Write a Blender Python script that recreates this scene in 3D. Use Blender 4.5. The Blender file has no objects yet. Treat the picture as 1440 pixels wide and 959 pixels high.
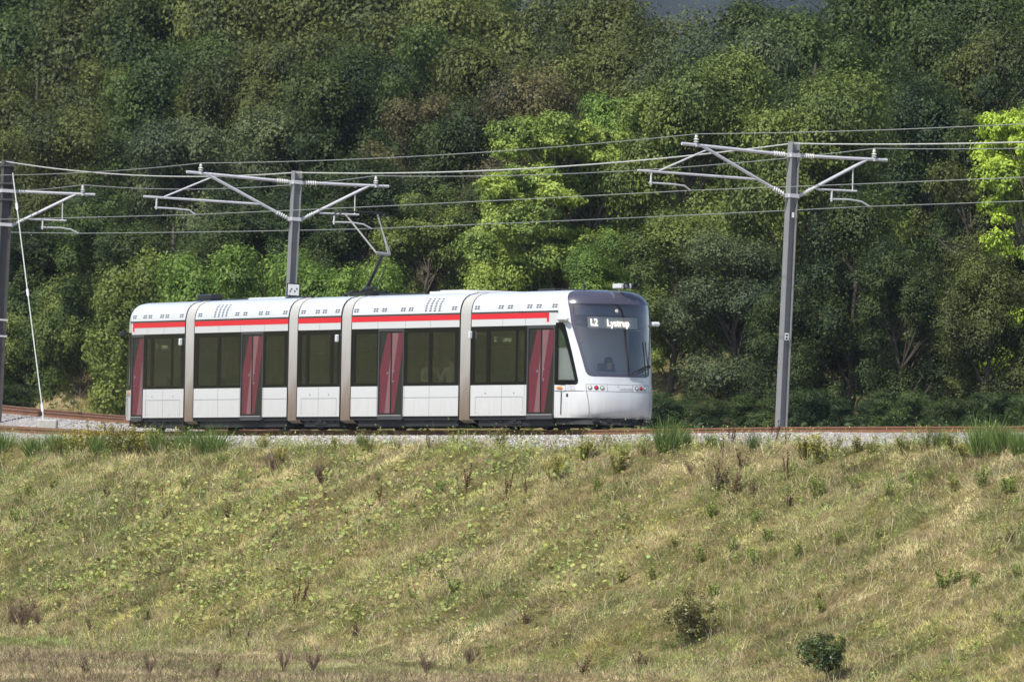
import bpy, bmesh, math, random
import numpy as np
from mathutils import Matrix, Vector
R = math.radians
random.seed(5); rng = np.random.default_rng(7)
sc = bpy.context.scene
col = bpy.data.collections.new('scene'); sc.collection.children.link(col)
F = 14600.0; ROLL = R(1.4); PITCH = math.atan(125.5/F)

# ------------------------------------------------------------------ camera maths (photo pixels 1440x959)
cr, sr, cp, sp = math.cos(ROLL), math.sin(ROLL), math.cos(PITCH), math.sin(PITCH)
def ray(px, py):
    """direction with Y = 1 of the sight line through a photo pixel"""
    a, b = px-720, 479.5-py
    x = a*cr-b*sr; y = a*sr*-1*-1; y = a*sr+b*cr
    # image right = cos*R + sin*U  -> unrolled coordinates
    x, y = a*cr-b*sr, a*sr+b*cr
    x, y = x/F, y/F
    d = (x, cp-y*sp, sp+y*cp)
    return d[0]/d[1], d[2]/d[1]
def at(px, py, Y):
    a, b = ray(px, py); return Vector((a*Y, Y, b*Y))
def proj(X, Y, Z):
    zc = Y*cp+Z*sp; yc = -Y*sp+Z*cp
    x = F*X/zc; y = F*yc/zc
    return 720+x*cr+y*sr, 479.5-(-x*sr+y*cr)

# ------------------------------------------------------------------ small helpers
def tag(o, label=None, cat=None, group=None, kind=None):
    if label: o['label'] = label
    if cat: o['category'] = cat
    if group: o['group'] = group
    if kind: o['kind'] = kind
    return o
def empty(name, loc=(0, 0, 0), M=None):
    o = bpy.data.objects.new(name, None); o.empty_display_size = .2
    if M is not None: o.matrix_basis = M
    else: o.location = loc
    col.objects.link(o); return o
def link(name, me, mats=(), parent=None, M=None):
    o = bpy.data.objects.new(name, me)
    for m in mats: me.materials.append(m)
    col.objects.link(o)
    if parent: o.parent = parent
    if M is not None: o.matrix_basis = M
    return o

class MB:
    def __init__(s): s.v = []; s.f = []; s.m = []
    def add(s, vs, fs, m=0):
        n = len(s.v); s.v += [tuple(v) for v in vs]; s.f += [tuple(i+n for i in f) for f in fs]; s.m += [m]*len(fs)
    def box(s, x0, x1, y0, y1, z0, z1, m=0):
        s.add([(x, y, z) for z in (z0, z1) for y in (y0, y1) for x in (x0, x1)],
              [(0, 2, 3, 1), (4, 5, 7, 6), (0, 1, 5, 4), (2, 6, 7, 3), (0, 4, 6, 2), (1, 3, 7, 5)], m)
    def tube(s, pts, r, n=8, m=0, caps=True):
        pts = [Vector(p) for p in pts]; rs = r if isinstance(r, (list, tuple)) else [r]*len(pts)
        vs = []
        for i, p in enumerate(pts):
            t = (pts[min(i+1, len(pts)-1)]-pts[max(i-1, 0)]).normalized()
            a = t.orthogonal().normalized() if abs(t.z) > .9 else t.cross(Vector((0, 0, 1))).normalized()
            b = t.cross(a)
            for k in range(n):
                an = 2*math.pi*k/n; vs.append(p+(a*math.cos(an)+b*math.sin(an))*rs[i])
        fs = [(i*n+k, i*n+(k+1) % n, (i+1)*n+(k+1) % n, (i+1)*n+k) for i in range(len(pts)-1) for k in range(n)]
        if caps: fs += [tuple(range(n)), tuple(range((len(pts)-1)*n, len(pts)*n))]
        s.add(vs, fs, m)
    def grid(s, rows, m=0, closed=False):
        """rows: list of equally long point lists"""
        n = len(rows[0]); vs = [p for r_ in rows for p in r_]
        fs = [(i*n+k, i*n+k+1, (i+1)*n+k+1, (i+1)*n+k) for i in range(len(rows)-1) for k in range(n-1)]
        s.add(vs, fs, m)
    def poly(s, pts, m=0): s.add(pts, [tuple(range(len(pts)))], m)
    def prism(s, outline, y0, y1, m=0):
        """outline in (x, z), thickness along y"""
        n = len(outline)
        s.add([(x, y0, z) for x, z in outline]+[(x, y1, z) for x, z in outline],
              [tuple(range(n)), tuple(range(2*n-1, n-1, -1))]+[(k, (k+1) % n, n+(k+1) % n, n+k) for k in range(n)], m)
    def lathe(s, c, axis, prof, n=14, m=0):
        c = Vector(c); ax = Vector(axis).normalized(); a = ax.orthogonal().normalized(); b = ax.cross(a)
        vs = [c+ax*h+(a*math.cos(2*math.pi*k/n)+b*math.sin(2*math.pi*k/n))*r for r, h in prof for k in range(n)]
        fs = [(i*n+k, i*n+(k+1) % n, (i+1)*n+(k+1) % n, (i+1)*n+k) for i in range(len(prof)-1) for k in range(n)]
        fs += [tuple(range(n)), tuple(range((len(prof)-1)*n, len(prof)*n))]
        s.add(vs, fs, m)
    def build(s, name, mats, parent=None, M=None, smooth=False, bevel=0, weld=False, flipx=False):
        me = bpy.data.meshes.new(name)
        v = [(-a, b, c) for a, b, c in s.v] if flipx else s.v
        me.from_pydata(v, [], s.f)
        for m in (mats if isinstance(mats, (list, tuple)) else [mats]): me.materials.append(m)
        me.polygons.foreach_set('material_index', s.m)
        bm = bmesh.new(); bm.from_mesh(me)
        if weld: bmesh.ops.remove_doubles(bm, verts=bm.verts, dist=1e-4)
        bmesh.ops.recalc_face_normals(bm, faces=bm.faces)
        if bevel: bmesh.ops.bevel(bm, geom=bm.edges[:], offset=bevel, segments=1, affect='EDGES', clamp_overlap=True)
        bm.to_mesh(me); bm.free()
        if smooth:
            me.polygons.foreach_set('use_smooth', [True]*len(me.polygons))
            try: me.set_sharp_from_angle(angle=R(35))
            except Exception: pass
        o = bpy.data.objects.new(name, me); col.objects.link(o)
        if parent: o.parent = parent
        if M is not None: o.matrix_basis = M
        return o

def np_mesh(name, V, quads=None, tris=None, colr=None, smooth=False):
    """fast mesh from arrays; colr = one RGB per face (quads first) in attribute 'tint'"""
    me = bpy.data.meshes.new(name)
    nq = 0 if quads is None else len(quads); nt = 0 if tris is None else len(tris)
    loops = np.concatenate([a.reshape(-1) for a in (quads, tris) if a is not None and len(a)]).astype(np.int32)
    tot = np.concatenate([np.full(nq, 4, np.int32), np.full(nt, 3, np.int32)])
    st = np.concatenate([[0], np.cumsum(tot)[:-1]]).astype(np.int32)
    me.vertices.add(len(V)); me.vertices.foreach_set('co', np.ascontiguousarray(V, dtype=np.float32).reshape(-1))
    me.loops.add(len(loops)); me.loops.foreach_set('vertex_index', loops)
    me.polygons.add(nq+nt); me.polygons.foreach_set('loop_start', st)
    me.update(calc_edges=True)
    if smooth: me.polygons.foreach_set('use_smooth', np.ones(nq+nt, bool))
    if colr is not None:
        a = me.attributes.new('tint', 'FLOAT_COLOR', 'FACE')
        a.data.foreach_set('color', np.concatenate([colr, np.ones((len(colr), 1))], 1).astype(np.float32).reshape(-1))
    return me

def vnoise(x, y, scale, seed=0):
    """value noise 0..1"""
    g = np.random.default_rng(seed).random((128, 128))
    x = np.asarray(x)/scale+500; y = np.asarray(y)/scale+500
    xi = np.floor(x).astype(int); yi = np.floor(y).astype(int); fx = x-xi; fy = y-yi
    fx = fx*fx*(3-2*fx); fy = fy*fy*(3-2*fy)
    G = lambda a, b: g[a % 128, b % 128]
    return (G(xi, yi)*(1-fx)+G(xi+1, yi)*fx)*(1-fy)+(G(xi, yi+1)*(1-fx)+G(xi+1, yi+1)*fx)*fy
def fbm(x, y, scale, seed=0, o=3):
    t = 0; w = 0
    for k in range(o): t = t+vnoise(x, y, scale/2**k, seed+k*17)/2**k; w += 1/2**k
    return t/w
def smooth01(t): t = np.clip(t, 0, 1); return t*t*(3-2*t)

# ------------------------------------------------------------------ materials
def mat(name): m = bpy.data.materials.new(name); m.use_nodes = True; return m
def pbr(name, c, rough=.5, metal=0, spec=.5, coat=0, noise=0, nscale=8, bump=0, emit=None, es=0):
    m = mat(name); nt = m.node_tree; b = nt.nodes['Principled BSDF']
    b.inputs['Base Color'].default_value = (*c, 1); b.inputs['Roughness'].default_value = rough
    b.inputs['Metallic'].default_value = metal; b.inputs['Specular IOR Level'].default_value = spec
    b.inputs['Coat Weight'].default_value = coat
    if emit: b.inputs['Emission Color'].default_value = (*emit, 1); b.inputs['Emission Strength'].default_value = es
    if noise or bump:
        tc = nt.nodes.new('ShaderNodeTexCoord'); n = nt.nodes.new('ShaderNodeTexNoise')
        n.inputs['Scale'].default_value = nscale; n.inputs['Detail'].default_value = 6
        nt.links.new(tc.outputs['Object'], n.inputs['Vector'])
        if noise:
            mx = nt.nodes.new('ShaderNodeMix'); mx.data_type = 'RGBA'
            mx.inputs[6].default_value = (*[k*(1-noise) for k in c], 1); mx.inputs[7].default_value = (*[min(1, k*(1+noise)) for k in c], 1)
            nt.links.new(n.outputs['Fac'], mx.inputs[0]); nt.links.new(mx.outputs[2], b.inputs['Base Color'])
        if bump:
            bp = nt.nodes.new('ShaderNodeBump'); bp.inputs['Strength'].default_value = bump; bp.inputs['Distance'].default_value = .02
            nt.links.new(n.outputs['Fac'], bp.inputs['Height']); nt.links.new(bp.outputs['Normal'], b.inputs['Normal'])
    return m
def foliage(name, c, transl=.3, rough=.45, gloss=.06, use_col=False, tipc=None):
    """leaf material; per-leaf variation from the face attribute 'tint'"""
    m = mat(name); nt = m.node_tree; nt.nodes.clear(); N = nt.nodes.new; L = nt.links.new
    at_ = N('ShaderNodeAttribute'); at_.attribute_name = 'tint'
    if use_col: colout = at_.outputs['Color']
    else:
        sx = N('ShaderNodeSeparateColor'); L(at_.outputs['Color'], sx.inputs[0])
        mx = N('ShaderNodeMix'); mx.data_type = 'RGBA'
        t = tipc or (c[0]*1.6+.01, c[1]*1.5+.01, c[2]*1.05)
        mx.inputs[6].default_value = (c[0]*.5, c[1]*.55, c[2]*.6, 1); mx.inputs[7].default_value = (*t, 1)
        L(sx.outputs[0], mx.inputs[0]); colout = mx.outputs[2]
    d = N('ShaderNodeBsdfDiffuse'); L(colout, d.inputs[0])
    tr = N('ShaderNodeBsdfTranslucent'); L(colout, tr.inputs[0])
    g = N('ShaderNodeBsdfGlossy'); g.inputs['Roughness'].default_value = rough; g.inputs[0].default_value = (.6, .65, .6, 1)
    a = N('ShaderNodeMixShader'); a.inputs[0].default_value = transl; L(d.outputs[0], a.inputs[1]); L(tr.outputs[0], a.inputs[2])
    b = N('ShaderNodeMixShader'); b.inputs[0].default_value = gloss; L(a.outputs[0], b.inputs[1]); L(g.outputs[0], b.inputs[2])
    o = N('ShaderNodeOutputMaterial'); L(b.outputs[0], o.inputs[0]); return m

M = {}
def painted(name, c, dirt=(.35, .32, .28), amount=.25, rough=.22):
    """train paint: clear coated, faint streaky road dirt low on the body"""
    m = mat(name); nt = m.node_tree; b = nt.nodes['Principled BSDF']; N = nt.nodes.new; L = nt.links.new
    tc = N('ShaderNodeTexCoord'); mp = N('ShaderNodeMapping'); mp.inputs['Scale'].default_value = (3, 3, .7)
    L(tc.outputs['Object'], mp.inputs[0]); n = N('ShaderNodeTexNoise'); n.inputs['Scale'].default_value = 3; n.inputs['Detail'].default_value = 8
    L(mp.outputs[0], n.inputs['Vector']); sp_ = N('ShaderNodeSeparateXYZ'); L(tc.outputs['Object'], sp_.inputs[0])
    mr = N('ShaderNodeMapRange'); mr.inputs[1].default_value = 1.3; mr.inputs[2].default_value = .25; mr.inputs[3].default_value = .12; mr.inputs[4].default_value = 1
    L(sp_.outputs['Z'], mr.inputs[0]); mu = N('ShaderNodeMath'); mu.operation = 'MULTIPLY'; L(n.outputs['Fac'], mu.inputs[0]); L(mr.outputs[0], mu.inputs[1])
    m2 = N('ShaderNodeMath'); m2.operation = 'MULTIPLY'; L(mu.outputs[0], m2.inputs[0]); m2.inputs[1].default_value = amount
    mx = N('ShaderNodeMix'); mx.data_type = 'RGBA'; mx.inputs[6].default_value = (*c, 1); mx.inputs[7].default_value = (*dirt, 1)
    L(m2.outputs[0], mx.inputs[0]); L(mx.outputs[2], b.inputs['Base Color'])
    b.inputs['Roughness'].default_value = rough; b.inputs['Coat Weight'].default_value = .3; b.inputs['Coat Roughness'].default_value = .1
    return m
M['white'] = painted('tram_white', (.56, .575, .60), amount=.6)
M['red'] = painted('tram_red', (.62, .015, .035), amount=.1)
M['mask'] = pbr('dark_grey_paint', (.055, .052, .075), .22, coat=.4, noise=.1)
M['trim'] = pbr('black_trim', (.012, .013, .015), .35)
M['frame'] = pbr('window_surround_glass', (.006, .007, .007), .12, spec=.25)
M['doorframe'] = pbr('door_frame_grey', (.045, .045, .05), .4)
M['seam'] = pbr('panel_gap', (.22, .22, .23), .7)
M['under'] = pbr('underframe', (.012, .012, .013), .7, noise=.4)
M['dash'] = pbr('dashboard_grey', (.42, .43, .45), .6)
M['grey'] = pbr('equipment_grey', (.25, .25, .25), .5, noise=.2)
M['doorred'] = pbr('door_red_film', (.115, .024, .04), .14, noise=.15)
M['doorpink'] = pbr('door_pale_film', (.18, .095, .11), .14, noise=.15)
M['doordark'] = pbr('door_dark_glass', (.018, .02, .02), .07)
M['chrome'] = pbr('chrome', (.7, .7, .7), .2, metal=1)
M['lampclear'] = pbr('lamp_clear', (.62, .6, .52), .1, metal=.3)
M['lamphousing'] = pbr('lamp_housing', (.05, .05, .05), .4)
M['lampred'] = pbr('lamp_red', (.45, .01, .015), .15)
M['amber'] = pbr('lamp_amber', (.8, .2, .02), .2)
M['text_lit'] = pbr('led_text', (.9, .9, .85), .5, emit=(1, .97, .88), es=1.6)
M['text_amber'] = pbr('led_text_side', (.8, .8, .5), .5, emit=(1, .97, .6), es=.5)
M['display'] = pbr('display_panel', (.5, .5, .47), .25, noise=.2, nscale=3)
M['textgrey'] = pbr('lettering_grey', (.33, .34, .36), .5)
M['textpale'] = pbr('lettering_pale', (.42, .44, .47), .5)
M['interior'] = pbr('interior_panels', (.3, .31, .3), .6)
M['floor'] = pbr('interior_floor', (.05, .05, .055), .7)
M['seatfab'] = pbr('seat_fabric', (.05, .06, .08), .9, noise=.3, nscale=30)
M['blind'] = pbr('cab_blind', (.68, .69, .69), .6)
M['greenblind'] = pbr('green_tint_strip', (.17, .24, .14), .3)
M['steel'] = pbr('galvanised_steel', (.55, .54, .57), .5, metal=.25, noise=.2, nscale=4)
M['mast'] = pbr('mast_galvanised', (.205, .205, .21), .5, metal=.1, noise=.18, nscale=3)
M['mastdark'] = pbr('weathered_mast_steel', (.085, .08, .08), .55, metal=.3, noise=.2, nscale=3)
M['insul'] = pbr('insulator', (.5, .5, .48), .35)
M['wire'] = pbr('copper_wire_weathered', (.34, .35, .33), .45, metal=.4)
M['feeder'] = pbr('aluminium_cable', (.62, .62, .56), .4, metal=.4)
M['concrete'] = pbr('concrete', (.36, .35, .32), .85, noise=.25, nscale=9, bump=.3)
M['sign'] = pbr('sign_white', (.75, .75, .75), .4)
M['bark'] = pbr('bark', (.075, .062, .045), .9, noise=.45, nscale=5, bump=.6)
M['barkpale'] = pbr('pale_bark', (.16, .14, .105), .9, noise=.4, nscale=5, bump=.6)
M['skin'] = pbr('skin', (.45, .27, .19), .6)
M['beige'] = pbr('beige_cloth', (.6, .5, .38), .85, noise=.2, nscale=14)
M['navy'] = pbr('dark_cloth', (.03, .035, .055), .85)
M['hair'] = pbr('hair', (.04, .025, .015), .7)
# rusty rail
def rail_mat():
    m = mat('rusty_rail'); nt = m.node_tree; b = nt.nodes['Principled BSDF']; N = nt.nodes.new; L = nt.links.new
    tc = N('ShaderNodeTexCoord'); n = N('ShaderNodeTexNoise'); n.inputs['Scale'].default_value = 3; n.inputs['Detail'].default_value = 6
    L(tc.outputs['Object'], n.inputs['Vector']); mx = N('ShaderNodeMix'); mx.data_type = 'RGBA'
    mx.inputs[6].default_value = (.11, .045, .022, 1); mx.inputs[7].default_value = (.24, .115, .06, 1)
    L(n.outputs['Fac'], mx.inputs[0]); L(mx.outputs[2], b.inputs['Base Color']); b.inputs['Roughness'].default_value = .8; return m
M['rail'] = rail_mat(); M['railtop'] = pbr('rail_head', (.36, .3, .26), .35, metal=.6)
# bellows: grey rubber cloth, brown dirt creeping up from the lower edge
def bellows_mat():
    m = mat('bellows_cloth'); nt = m.node_tree; b = nt.nodes['Principled BSDF']; N = nt.nodes.new; L = nt.links.new
    tc = N('ShaderNodeTexCoord'); s = N('ShaderNodeSeparateXYZ'); L(tc.outputs['Object'], s.inputs[0])
    mp = N('ShaderNodeMapping'); mp.inputs['Scale'].default_value = (6, 6, .5); L(tc.outputs['Object'], mp.inputs[0])
    n = N('ShaderNodeTexNoise'); n.inputs['Scale'].default_value = 3; n.inputs['Detail'].default_value = 6; L(mp.outputs[0], n.inputs['Vector'])
    ad = N('ShaderNodeMath'); ad.operation = 'MULTIPLY_ADD'; ad.inputs[1].default_value = 1.2; L(n.outputs['Fac'], ad.inputs[0]); L(s.outputs['Z'], ad.inputs[2])
    r = N('ShaderNodeValToRGB'); mr = N('ShaderNodeMapRange'); mr.inputs[1].default_value = .3; mr.inputs[2].default_value = 4.4; L(ad.outputs[0], mr.inputs[0]); L(mr.outputs[0], r.inputs[0])
    e = r.color_ramp.elements; e[0].position = 0; e[0].color = (.11, .07, .045, 1); e[1].position = 1; e[1].color = (.42, .42, .41, 1)
    for p, c in ((.25, (.17, .135, .105, 1)), (.42, (.27, .255, .235, 1)), (.7, (.36, .36, .35, 1))): k = e.new(p); k.color = c
    L(r.outputs[0], b.inputs['Base Color']); b.inputs['Roughness'].default_value = .6; return m
M['bellows'] = bellows_mat()
def glass_mat(name, tint, refl=.12, gc=(.9, .95, 1)):
    m = mat(name); nt = m.node_tree; nt.nodes.clear(); N = nt.nodes.new; L = nt.links.new
    t = N('ShaderNodeBsdfTransparent'); t.inputs[0].default_value = (*tint, 1)
    g = N('ShaderNodeBsdfGlossy'); g.inputs['Roughness'].default_value = .03; g.inputs[0].default_value = (*gc, 1)
    fr = N('ShaderNodeFresnel'); fr.inputs[0].default_value = 1.5
    ad = N('ShaderNodeMath'); ad.operation = 'MULTIPLY'; ad.inputs[1].default_value = refl; L(fr.outputs[0], ad.inputs[0])
    mx = N('ShaderNodeMixShader'); L(ad.outputs[0], mx.inputs[0]); L(t.outputs[0], mx.inputs[1]); L(g.outputs[0], mx.inputs[2])
    o = N('ShaderNodeOutputMaterial'); L(mx.outputs[0], o.inputs[0]); return m
M['glass'] = glass_mat('tinted_glass', (.77, .80, .76), .8)
M['wglass'] = glass_mat('windshield_glass', (.9, .9, .9), 3.4, (1, .9, .84))

# ------------------------------------------------------------------ the line of the track
G = np.arange(-120, 420, .25)
TH = np.radians(np.interp(G, [-30, -6, 0, 7, 12, 17, 23, 30, 60, 250], [30.5, 29.5, 28.8, 27.8, 26.5, 25.3, 23.6, 20, 16, 14]))
TX = np.cumsum(-np.sin(TH)*.25); TY = np.cumsum(np.cos(TH)*.25); i0 = int(np.argmin(abs(G)))
TX += 1.56-TX[i0]; TY += 270.6-TY[i0]
def zr(s): return np.interp(s, [-120, -30, -12, -4, 0, 25, 33, 45, 60, 100, 420], [1.2, .5, .25, .09, .03, -.28, -.30, -.22, .0, .7, 2.5])
def xtra(s): return np.interp(s, [22, 42], [0, .32])                 # the far track lies higher on the curve
FAR = 5.2
def line(s, q=0, z=0):
    """point at run s (0 = front door, + = away), q metres from the near track centre towards the camera, z above the rail"""
    x = np.interp(s, G, TX); y = np.interp(s, G, TY); t = np.interp(s, G, TH)
    return Vector((x-q*math.cos(t), y-q*math.sin(t), float(zr(s))+z))
def sq(X, Y):
    X = np.asarray(X, float).ravel(); Y = np.asarray(Y, float).ravel(); S = np.empty_like(X); Q = np.empty_like(X)
    for a in range(0, len(X), 4000):
        d = (X[a:a+4000, None]-TX[None, ::2])**2+(Y[a:a+4000, None]-TY[None, ::2])**2
        i = d.argmin(1)*2; t = TH[i]; dx = X[a:a+4000]-TX[i]; dy = Y[a:a+4000]-TY[i]
        Q[a:a+4000] = -(dx*np.cos(t)+dy*np.sin(t)); S[a:a+4000] = G[i]+(-dx*np.sin(t)+dy*np.cos(t))
    return S, Q
TOE = -5.6
def height(X, Y, SQ=None):
    X = np.asarray(X, float); Y = np.asarray(Y, float); sh = X.shape; X = X.ravel(); Y = Y.ravel()
    S, Q = SQ if SQ else sq(X, Y); z0 = zr(S)
    bump = (fbm(X, Y, 5, 3)-.5)*.35+(fbm(X, Y, 1.1, 9)-.5)*.34
    # camera side
    wdt = (z0-.62-TOE)*2.1; t = (Q-4.0)/wdt
    tt = np.clip(t, 0, 1); e = .06
    fall = np.where(tt < e, tt*tt/(2*e), tt-e/2); fall = np.where(tt > 1-e*2, fall-(tt-1+e*2)**2/(4*e), fall)/(1-e/2-e)
    za = z0-.57-(z0-.57-TOE)*np.clip(fall, 0, 1)-np.clip(Q-4-wdt, 0, 60)*.012
    za = za+bump*smooth01((Q-2.9)/1.0)*.9
    # meadow climbs to the camera's own hill
    za = np.where(Y < 120, np.maximum(za, -6.3)+(4.6)*smooth01((120-Y)/110)*1.0, za)
    # wood side
    k = -Q-8.9
    bank = (.5+2.2*smooth01((S-14)/14))*smooth01(k/7)
    zb = z0-.62+xtra(S)+bank+np.clip(k-16, 0, 62)*.15-np.clip(k-95, 0, 160)*.12
    zb = zb+bump*smooth01(k/2)*1.2
    z = np.where(Q > 0, za, zb)
    z = z+75*smooth01((-X-90)/420)+40*smooth01((X-110)/500)  # unseen hill added far left for dark green reflections in the side windows
    return z.reshape(sh)
def hgt(x, y): return float(height(np.array([x]), np.array([y]))[0])
def ground_at(px, py, lo=205., hi=335.):
    """where the sight line of a photo pixel meets the ground"""
    a, b = ray(px, py); Ys = np.arange(lo, hi, .5); h = height(a*Ys, Ys); d = b*Ys-h
    i = np.argmax(d < 0) if (d < 0).any() else int(np.argmin(abs(d)))
    Y = Ys[i]; return Vector((a*Y, Y, hgt(a*Y, Y)))

# ------------------------------------------------------------------ ground
def ground_mat():
    m = mat('meadow_soil'); nt = m.node_tree; b = nt.nodes['Principled BSDF']; N = nt.nodes.new; L = nt.links.new
    tc = N('ShaderNodeTexCoord'); n = N('ShaderNodeTexNoise'); n.inputs['Scale'].default_value = .8; n.inputs['Detail'].default_value = 10
    n2 = N('ShaderNodeTexNoise'); n2.inputs['Scale'].default_value = 14; n2.inputs['Detail'].default_value = 8
    L(tc.outputs['Object'], n.inputs['Vector']); L(tc.outputs['Object'], n2.inputs['Vector'])
    r = N('ShaderNodeValToRGB'); L(n.outputs['Fac'], r.inputs[0]); e = r.color_ramp.elements
    e[0].position = .35; e[0].color = (.10, .11, .035, 1); e[1].position = .65; e[1].color = (.24, .19, .10, 1)
    mx = N('ShaderNodeMix'); mx.data_type = 'RGBA'; mx.blend_type = 'MULTIPLY'; mx.inputs[0].default_value = .8
    r2 = N('ShaderNodeValToRGB'); L(n2.outputs['Fac'], r2.inputs[0]); r2.color_ramp.elements[0].color = (.45, .45, .4, 1); r2.color_ramp.elements[1].color = (1.3, 1.25, 1.1, 1)
    r2.color_ramp.elements[0].position = .3; r2.color_ramp.elements[1].position = .7
    L(r.outputs[0], mx.inputs[6]); L(r2.outputs[0], mx.inputs[7]); L(mx.outputs[2], b.inputs['Base Color']); b.inputs['Roughness'].default_value = .95
    b.inputs['Specular IOR Level'].default_value = .1
    bp = N('ShaderNodeBump'); bp.inputs['Distance'].default_value = .1; L(n2.outputs['Fac'], bp.inputs['Height']); L(bp.outputs[0], b.inputs['Normal']); return m
xs = np.concatenate([-np.geomspace(4000, 24, 45)[:-1], np.arange(-24, 24.01, .3), np.geomspace(24, 4000, 45)[1:]])
ys = np.concatenate([np.linspace(-600, 195, 40)[:-1], np.arange(195, 345, .3), np.arange(345, 470, 2.5), np.geomspace(470, 5000, 40)])
XX, YY = np.meshgrid(xs, ys); ZZ = height(XX, YY); nx, ny = len(xs), len(ys)
V = np.stack([XX.ravel(), YY.ravel(), ZZ.ravel()], 1)
ii = (np.arange(ny-1)[:, None]*nx+np.arange(nx-1)[None]).ravel()
link('ground', np_mesh('ground', V, np.stack([ii, ii+1, ii+nx+1, ii+nx], 1), smooth=True), [ground_mat()])['kind'] = 'structure'

# far wooded hill beyond
hx = np.linspace(-420, 420, 260); hy = np.linspace(1500, 2300, 120); HX, HY = np.meshgrid(hx, hy)
HZ = -20+170*smooth01((HY-1500)/600)+fbm(HX, HY, 20, 41, 4)*44+fbm(HX, HY, 90, 12)*20
V = np.stack([HX.ravel(), HY.ravel(), HZ.ravel()], 1); n = len(hx); ii = (np.arange(len(hy)-1)[:, None]*n+np.arange(n-1)[None]).ravel()
link('far_hill', np_mesh('far_hill', V, np.stack([ii, ii+1, ii+n+1, ii+n], 1)), [pbr('far_hill_woods', (.010, .018, .022), .95, noise=.9, nscale=.03)])['kind'] = 'structure'

# ballast bed for both tracks
def ballast_mat():
    m = mat('ballast'); nt = m.node_tree; b = nt.nodes['Principled BSDF']; N = nt.nodes.new; L = nt.links.new
    tc = N('ShaderNodeTexCoord'); v = N('ShaderNodeTexVoronoi'); v.inputs['Scale'].default_value = 16; L(tc.outputs['Object'], v.inputs['Vector'])
    sp_ = N('ShaderNodeSeparateColor'); L(v.outputs['Color'], sp_.inputs[0]); r = N('ShaderNodeValToRGB'); L(sp_.outputs[0], r.inputs[0])
    r.color_ramp.elements[0].color = (.16, .14, .125, 1); r.color_ramp.elements[1].color = (.46, .43, .42, 1)
    L(r.outputs[0], b.inputs['Base Color']); b.inputs['Roughness'].default_value = .9
    bp = N('ShaderNodeBump'); bp.inputs['Strength'].default_value = 1; bp.inputs['Distance'].default_value = .05; L(v.outputs['Distance'], bp.inputs['Height']); L(bp.outputs[0], b.inputs['Normal']); return m
prof = [(4.1, -.75), (3.0, -.46), (2.0, -.21), (1.3, -.175), (.7, -.175), (0, -.18), (-.7, -.175), (-1.5, -.18), (-2.6, -.26), (-3.7, -.18), (-4.5, -.175), (-5.2, -.18), (-5.9, -.175), (-6.7, -.18), (-7.5, -.3), (-9.2, -.85)]
def bed(s, q, z):
    f = min(max((-q-1.3)/2.6, 0), 1); return line(s, q, z+float(xtra(s))*f)
SS = np.arange(-45, 170, .5)
mb = MB(); mb.grid([[bed(s, q, z+.02*random.uniform(-1, 1)) for q, z in prof] for s in SS])
bed_o = mb.build('ballast_bed', ballast_mat()); bed_o['kind'] = 'structure'
def stones(n, smin, smax, qmin, qmax):
    s = rng.uniform(smin, smax, n); q = rng.uniform(qmin, qmax, n)
    x = np.interp(s, G, TX); y = np.interp(s, G, TY); t = np.interp(s, G, TH)
    z = np.interp(-q, [-a for a, _ in prof], [b for _, b in prof])+zr(s)+xtra(s)*np.clip((-q-1.3)/2.6, 0, 1)
    P = np.stack([x-q*np.cos(t), y-q*np.sin(t), z], 1)
    r = rng.uniform(.02, .045, n)
    base = np.array([[1, 0, 0], [-1, 0, 0], [0, 1, 0], [0, -1, 0], [0, 0, 1], [0, 0, -1]], float)
    Vv = base[None]*r[:, None, None]*rng.uniform(.6, 1.3, (n, 6, 1)); a = rng.uniform(0, 6.28, n); b = rng.uniform(-.8, .8, n)
    ca, sa, cb, sb = np.cos(a), np.sin(a), np.cos(b), np.sin(b)
    x1 = Vv[..., 0]*cb[:, None]+Vv[..., 2]*sb[:, None]; z1 = -Vv[..., 0]*sb[:, None]+Vv[..., 2]*cb[:, None]; y1 = Vv[..., 1]
    Vv = np.stack([x1*ca[:, None]-y1*sa[:, None], x1*sa[:, None]+y1*ca[:, None], z1], -1)+P[:, None]
    f = np.array([[0, 2, 4], [2, 1, 4], [1, 3, 4], [3, 0, 4], [2, 0, 5], [1, 2, 5], [3, 1, 5], [0, 3, 5]])
    T = (f[None]+np.arange(n)[:, None, None]*6).reshape(-1, 3)
    g = rng.uniform(.14, .56, n); c = np.stack([g, g*.97, g*.96], 1); br = rng.random(n) < .22; c[br] = c[br]*[.75, .6, .5]
    return Vv.reshape(-1, 3), T, np.repeat(c, 8, 0)
pcs = [stones(26000, -16, 42, 1.0, 3.9), stones(9000, 24, 75, -8.5, 1.0), stones(6000, 40, 75, 1.0, 3.9), stones(5000, -16, 24, -1.2, 1.0)]
off = 0; Vs = []; Ts = []; Cs = []
for v_, t_, c_ in pcs: Vs.append(v_); Ts.append(t_+off); Cs.append(c_); off += len(v_)
tag(link('ballast_stones', np_mesh('ballast_stones', np.concatenate(Vs), None, np.concatenate(Ts), np.concatenate(Cs)), [foliage('stone', (0, 0, 0), 0, .6, .02, True)]),
    'pale grey crushed stones heaped along the shoulder of the track bed', 'ballast stones', kind='stuff')

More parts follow.
